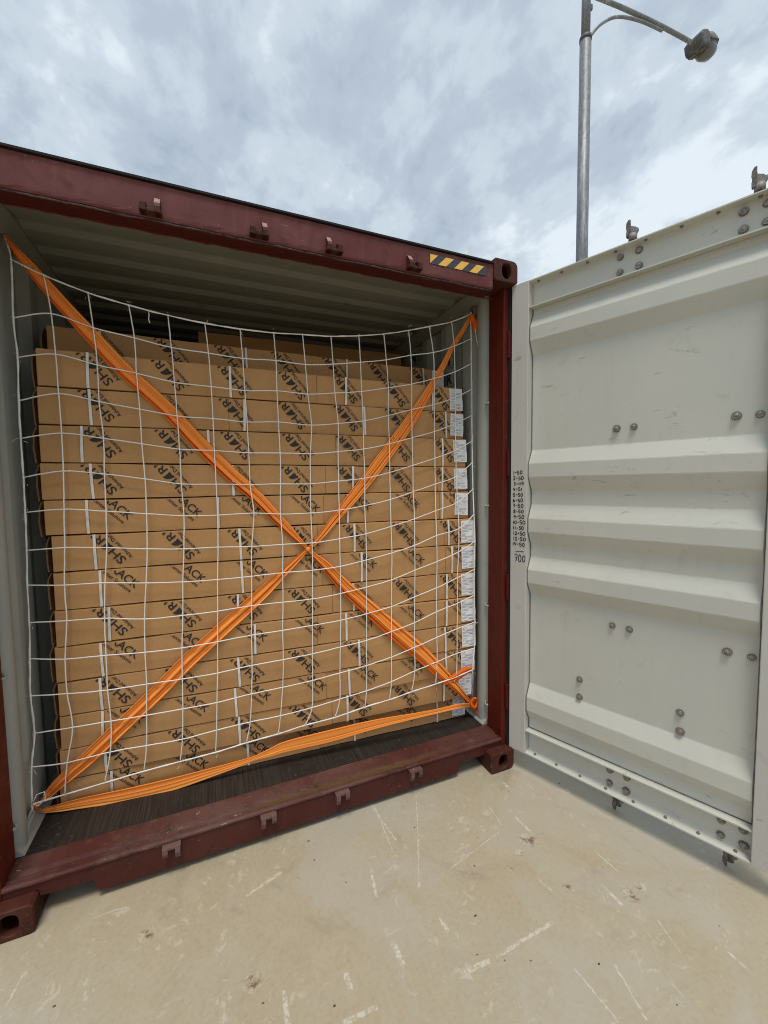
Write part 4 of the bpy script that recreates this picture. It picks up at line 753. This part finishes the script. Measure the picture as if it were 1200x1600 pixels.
# ------------------------------------------------------------------ lashing straps
def band_mesh(path, widths, off, folds, seed, mat, name, parent, thick=0.0016, flat=1.0):
    """a pleated ribbon of webbing following a path, facing the opening"""
    P_ = spline([p[:3] for p in path], 6); n = len(P_); rnd = random.Random(seed)
    Wd = [v.x for v in spline([(w, 0, 0) for w in widths], 6)]
    m = MB(); m.uv = m.bm.loops.layers.uv.new('UVMap'); K = 18; rows = []; back = []; s = 0; S = []
    ph = rnd.uniform(0, 6); nrm0 = Vector((-0.10, -1, 0)).normalized()
    for i, p in enumerate(P_):
        t = (P_[min(i + 1, n - 1)] - P_[max(i - 1, 0)]).normalized(); side = t.cross(nrm0).normalized(); nr = side.cross(t).normalized()
        if nr.y > 0: nr = -nr
        if i: s += (p - P_[i - 1]).length
        S.append(s); w = max(Wd[i], 0.004); row = []; rb = []
        amp = (0.0060 * min(1.0, w / 0.03) + 0.0012) * flat
        for k in range(K + 1):
            q = k / K - 0.5
            h = amp * math.sin(q * folds * 6.283 + ph + s * 1.1) + amp * 0.6 * math.sin(q * folds * 2 * 6.283 + ph * 2 - s * 0.8)
            row.append(m.bm.verts.new(p + side * (q * w + off[0] * w) + nr * (h + off[1]))); rb.append(m.bm.verts.new(p + side * (q * w + off[0] * w) + nr * (h + off[1] - thick)))
        rows.append(row); back.append(rb)
    for i in range(n - 1):
        for k in range(K):
            f = m.bm.faces.new((rows[i][k], rows[i][k + 1], rows[i + 1][k + 1], rows[i + 1][k])); f.smooth = True
            for lp, (u, v) in zip(f.loops, ((S[i], k / K), (S[i], (k + 1) / K), (S[i + 1], (k + 1) / K), (S[i + 1], k / K))): lp[m.uv].uv = (u, v)
            f = m.bm.faces.new((back[i][k], back[i + 1][k], back[i + 1][k + 1], back[i][k + 1])); f.smooth = True
            for lp, (u, v) in zip(f.loops, ((S[i], k / K), (S[i + 1], k / K), (S[i + 1], (k + 1) / K), (S[i], (k + 1) / K))): lp[m.uv].uv = (u, v)
        for k in (0, K): m.bm.faces.new((rows[i][k], rows[i + 1][k], back[i + 1][k], back[i][k]))
    return m.build(name, mat, parent, off=parent.location)
def wid(path): return [p[3] for p in path]
STRAP_A[0][:3] = [0.060, 0.461, 2.776]; STRAP_A2[-1][:3] = [2.350, 0.298, 0.252]; STRAP_B[0][:3] = [2.376, 0.345, 2.722]; STRAP_D[-1][:3] = [2.350, 0.300, 0.252]
SA = empty('lashing_strap', STRAP_A[0][:3], 'orange webbing strap running from the upper left corner down to the lower right', 'strap', 'orange webbing lashing straps')
full = STRAP_A + STRAP_A2[1:]
for (o_, sc, fo, mt, sd_) in (((-0.20, 0.000), 0.62, 1.5, 'web', 3), ((0.22, -0.0035), 0.60, 1.5, 'web2', 8), ((0.02, 0.006), 0.50, 1.0, 'web', 5)):
    band_mesh(full, [w * sc * 0.9 for w in wid(full)], (o_[0] / sc, o_[1]), fo, sd_, mt, 'webbing', SA, flat=0.65)
SBx = empty('lashing_strap', STRAP_B[0][:3], 'orange webbing strap running from the upper right corner down to the lower left', 'strap', 'orange webbing lashing straps')
fb_ = STRAP_B + STRAP_C[1:]
for (o_, sc, fo, mt, sd_) in (((-0.2, 0.0), 0.62, 1.3, 'web', 13), ((0.2, 0.003), 0.62, 1.3, 'web', 18)):
    band_mesh(fb_, [w * sc * 0.92 for w in wid(fb_)], (o_[0] / sc, o_[1] - 0.004), fo, sd_, mt, 'webbing', SBx, flat=0.65)
SDx = empty('lashing_strap', STRAP_D[0][:3], 'orange webbing strap stretched low across the floor between both lower corners', 'strap', 'orange webbing lashing straps')
band_mesh(STRAP_D, [w * 0.90 for w in wid(STRAP_D)], (0, 0), 0.45, 23, 'web3', 'webbing', SDx, flat=0.45)
band_mesh(STRAP_D, [w * 0.50 for w in wid(STRAP_D)], (0.30, 0.0035), 0.4, 27, 'web3', 'webbing', SDx, flat=0.4)
# knots: centre crossing and corner loops
c = Vector(STRAP_A[-1][:3]); m = MB(); m.ball(c + Vector((0, -0.006, 0)), 0.013, (1.1, 0.6, 1.0), 2); m.build('strap_knot', 'web', SA, off=SA.location)
m = MB(); c = Vector((2.352, 0.292, 0.268))
for k in range(3):
    pts = [c + Vector((0.022 * math.cos(t) * (1 if k else .7), -0.008 - 0.006 * k + 0.006 * math.sin(2 * t + k), 0.030 * math.sin(t) + 0.012 * k - 0.01)) for t in [i * 6.283 / 16 for i in range(17)]]
    m.tube(pts, 0.0065, 6, cap=False)
m.build('strap_knot', 'web2', SA, off=SA.location)
m = MB(); c = Vector((2.372, 0.325, 2.705)); m.ball(c, 0.026, (0.7, 0.5, 1.1), 2); m.build('strap_knot', 'web2', SBx, off=SBx.location)
band_mesh([[2.376, .335, 2.71, .03], [2.378, .312, 2.68, .032], [2.380, .302, 2.645, .026], [2.378, .31, 2.62, .01]], [.024, .034, .03, .008], (0, 0), 1.0, 40, 'web2', 'loose_tail', SBx)
band_mesh(TAIL, wid(TAIL), (0, 0), 0.8, 41, 'web2', 'loose_tail', SA, flat=0.6)
band_mesh([[2.370, .330, .262, .02], [2.376, .306, .225, .02], [2.378, .275, .190, .01]], [.012, .014, .006], (0, 0), 1.0, 42, 'web2', 'loose_tail', SDx)

# ------------------------------------------------------------------ cargo net
NO = Vector((1.22, 0.36, 0.24))
NE = empty('cargo_net', NO, 'white knotted cargo net hung across the container opening in front of the cartons', 'net')
nR, nC = len(NET), len(NET[0])
def cord(path, r, seed, fuzz=False):
    P_ = spline(path, 5); rnd = random.Random(seed)
    P_ = [p + Vector((rnd.uniform(-1, 1), rnd.uniform(-1, 1), rnd.uniform(-1, 1))) * 0.0006 for p in P_]
    rr = [r * (1 + (rnd.uniform(-.2, .45) if fuzz else rnd.uniform(-.06, .06))) for _ in P_]
    m = MB(); m.tube(P_, rr, 6); return m.build('border_rope' if fuzz else 'cord', 'rope', NE, off=NO)
for r_ in range(nR): cord(NET[r_], 0.0034 if r_ in (0, nR - 1) else 0.0030, r_, r_ in (0, nR - 1))
for c_ in range(nC):
    pth = [NET[r_][c_] for r_ in range(nR)]
    if c_ == 0: pth = [[0.062, 0.455, 2.765]] + pth + [[0.062, 0.331, 0.262]]
    if c_ == nC - 1: pth = [[2.374, 0.340, 2.735]] + pth + [[2.352, 0.29, 0.38], [2.374, 0.335, 0.24]]
    cord(pth, 0.0034 if c_ in (0, nC - 1) else 0.0030, 50 + c_, c_ in (0, nC - 1))
m = MB()
for r_ in range(nR):
    for c_ in range(nC):
        edge = r_ in (0, nR - 1) or c_ in (0, nC - 1)
        m.ball(NET[r_][c_], 0.0054 if edge else 0.0040, (1, .8, 1), 1)
kn = m.build('knot', 'rope', NE, off=NO); kn['kind'] = 'stuff'
m = MB(); rnd = random.Random(4)
for r_ in range(nR):
    for c_ in range(nC):
        if not (r_ in (0, nR - 1) or c_ in (0, nC - 1)) or rnd.random() < 0.25: continue
        for _ in range(rnd.randint(2, 5)):
            p = Vector(NET[r_][c_]) + Vector((rnd.uniform(-.012, .012), -0.003, rnd.uniform(-.03, .02))); d = Vector((rnd.uniform(-1, 1), rnd.uniform(-.8, .2), rnd.uniform(-1, .6))) * rnd.uniform(.006, .02)
            m.tube([p, p + d * .5 + Vector((0, 0, .002)), p + d], 0.0009, 4, False)
p = Vector(NET[0][4]) * 0.25 + Vector(NET[0][3]) * 0.75
m.tube([p + Vector((0.04, -.004, -.01)), p + Vector((.042, -.006, -.03)), p + Vector((.039, -.005, -.05)), p + Vector((.044, -.006, -.066))], 0.0025, 5)
q = Vector((2.374, 0.33, 2.72)); m.tube([q, q + Vector((.004, -.02, -.06)), q + Vector((.006, -.03, -.13)), q + Vector((.010, -.045, -.20))], 0.0028, 5)
q = Vector((0.064, 0.325, 0.30)); m.tube([q, q + Vector((.022, -.01, .045)), q + Vector((.05, -.012, .05)), q + Vector((.052, -.01, .02)), q + Vector((.025, -.006, -.01)), q], 0.0026, 5)
fz = m.build('frayed_ends', 'rope', NE, off=NO); fz['kind'] = 'stuff'

# ------------------------------------------------------------------ street lamp
LP = Vector((5.13, 2.0, 0.0))
SL_ = empty('street_lamp', LP, 'tall galvanised street lamp rising behind the open grey door', 'street lamp')
m = MB(); m.tube([LP + Vector((0, 0, z)) for z in (0.0, 2.0, 4.5, 6.93)], [0.073, 0.070, 0.067, 0.064], 20); m.build('pole', 'galv', SL_, off=LP)
m = MB(); m.tube([LP + Vector((0, 0, z)) for z in (6.93, 7.9)], [0.050, 0.048], 20); m.build('upper_pole', 'galv', SL_, off=LP)
m = MB(); m.tube([LP + Vector((0, 0, z)) for z in (6.90, 6.94)], [0.069, 0.068], 20); m.build('collar', 'lampgrey', SL_, off=LP)
E0, E1 = Vector((5.16, 1.995, 7.42)), Vector((6.93, 1.856, 7.40))
ar = spline([E0 + Vector((-0.05, 0, 0.0)), E0.lerp(E1, 0.3) + Vector((0, 0, 0.03)), E0.lerp(E1, 0.65) + Vector((0, 0, 0.03)), E1], 6)
m = MB(); m.tube(ar, 0.025, 14); m.build('arm', 'galv', SL_, off=LP)
b0 = Vector((5.185, 1.99, 6.96)); b3 = E0.lerp(E1, 0.66) + Vector((0, 0, -0.02))
m = MB(); m.tube(spline([b0, b0.lerp(b3, 0.14) + Vector((0, 0, 0.13)), b0.lerp(b3, 0.36) + Vector((0, 0, 0.20)), b0.lerp(b3, 0.68) + Vector((0, 0, 0.135)), b3], 6), 0.0175, 12); m.build('brace', 'galv', SL_, off=LP)
m = MB(); m.box(5.178, 5.205, 1.97, 1.995, 7.25, 7.31, 0.004); m.build('bracket_bolt', 'lampgrey', SL_, off=LP)
hx, hy, hz = 6.90, 1.858, 7.40
HS = 0.70
def hpart(m, name, mat, tilt=-14):
    T0 = Matrix.Translation((hx, hy, hz)) @ Matrix.Rotation(math.radians(tilt), 4, 'Y') @ Matrix.Diagonal((HS, HS, HS, 1))
    bmesh.ops.transform(m.bm, matrix=T0, verts=m.bm.verts); return m.build(name, mat, SL_, off=LP)
m = MB(); o2 = [(-0.04, -0.05), (-0.01, -0.115), (0.17, -0.125), (0.215, -0.08), (0.215, 0.10), (0.16, 0.145), (0.03, 0.125), (-0.04, 0.06)]
m.poly_ext(o2, 'y', -0.165, 0.165, 0.03); m.box(0.05, 0.12, -0.12, -0.03, -0.148, -0.118, 0.006); m.box(0.01, 0.08, 0.03, 0.14, -0.145, -0.112, 0.006); m.box(-0.06, -0.03, -0.05, 0.05, -0.05, 0.05, 0.008); m.box(0.13, 0.17, -0.10, 0.10, -0.137, -0.118, 0.004)
hpart(m, 'gear_housing', 'lampgrey')
m = MB(); m.tube([(0.225, 0, 0.03), (0.25, 0, 0.03), (0.36, 0, 0.03), (0.47, 0, 0.02), (0.535, 0, 0.01), (0.56, 0, 0.0)], [0.14, 0.165, 0.172, 0.15, 0.10, 0.03], 24)
hpart(m, 'lamp_hood', 'hood')
m = MB(); m.tube([(0.225, 0, -0.03), (0.245, 0, -0.04), (0.30, 0, -0.06), (0.40, 0, -0.062), (0.49, 0, -0.045), (0.54, 0, -0.02)], [0.12, 0.150, 0.162, 0.155, 0.115, 0.04], 24)
hpart(m, 'lamp_bowl', 'bowl')
m = MB(); m.poly_ext([(0.21, -0.178), (0.44, -0.178), (0.54, -0.10), (0.57, 0), (0.54, 0.10), (0.44, 0.178), (0.21, 0.178)], 'z', -0.022, 0.0, 0.003); hpart(m, 'rim', 'lampgrey')

# ------------------------------------------------------------------ small litter on the concrete
m = MB(); rnd = random.Random(11)
for _ in range(70):
    x, y = rnd.uniform(-0.3, 2.9), rnd.uniform(-1.5, -0.02); s = rnd.choice((0.0012, 0.0018, 0.0025, 0.0035))
    m.ball((x, y, s * 0.3), s, (rnd.uniform(.7, 2.2), rnd.uniform(.6, 1.1), 0.5), 1)
lt = m.build('litter', 'debris'); lt['kind'] = 'stuff'; lt['label'] = 'tiny brown crumbs and grit scattered over the concrete'; lt['category'] = 'litter'
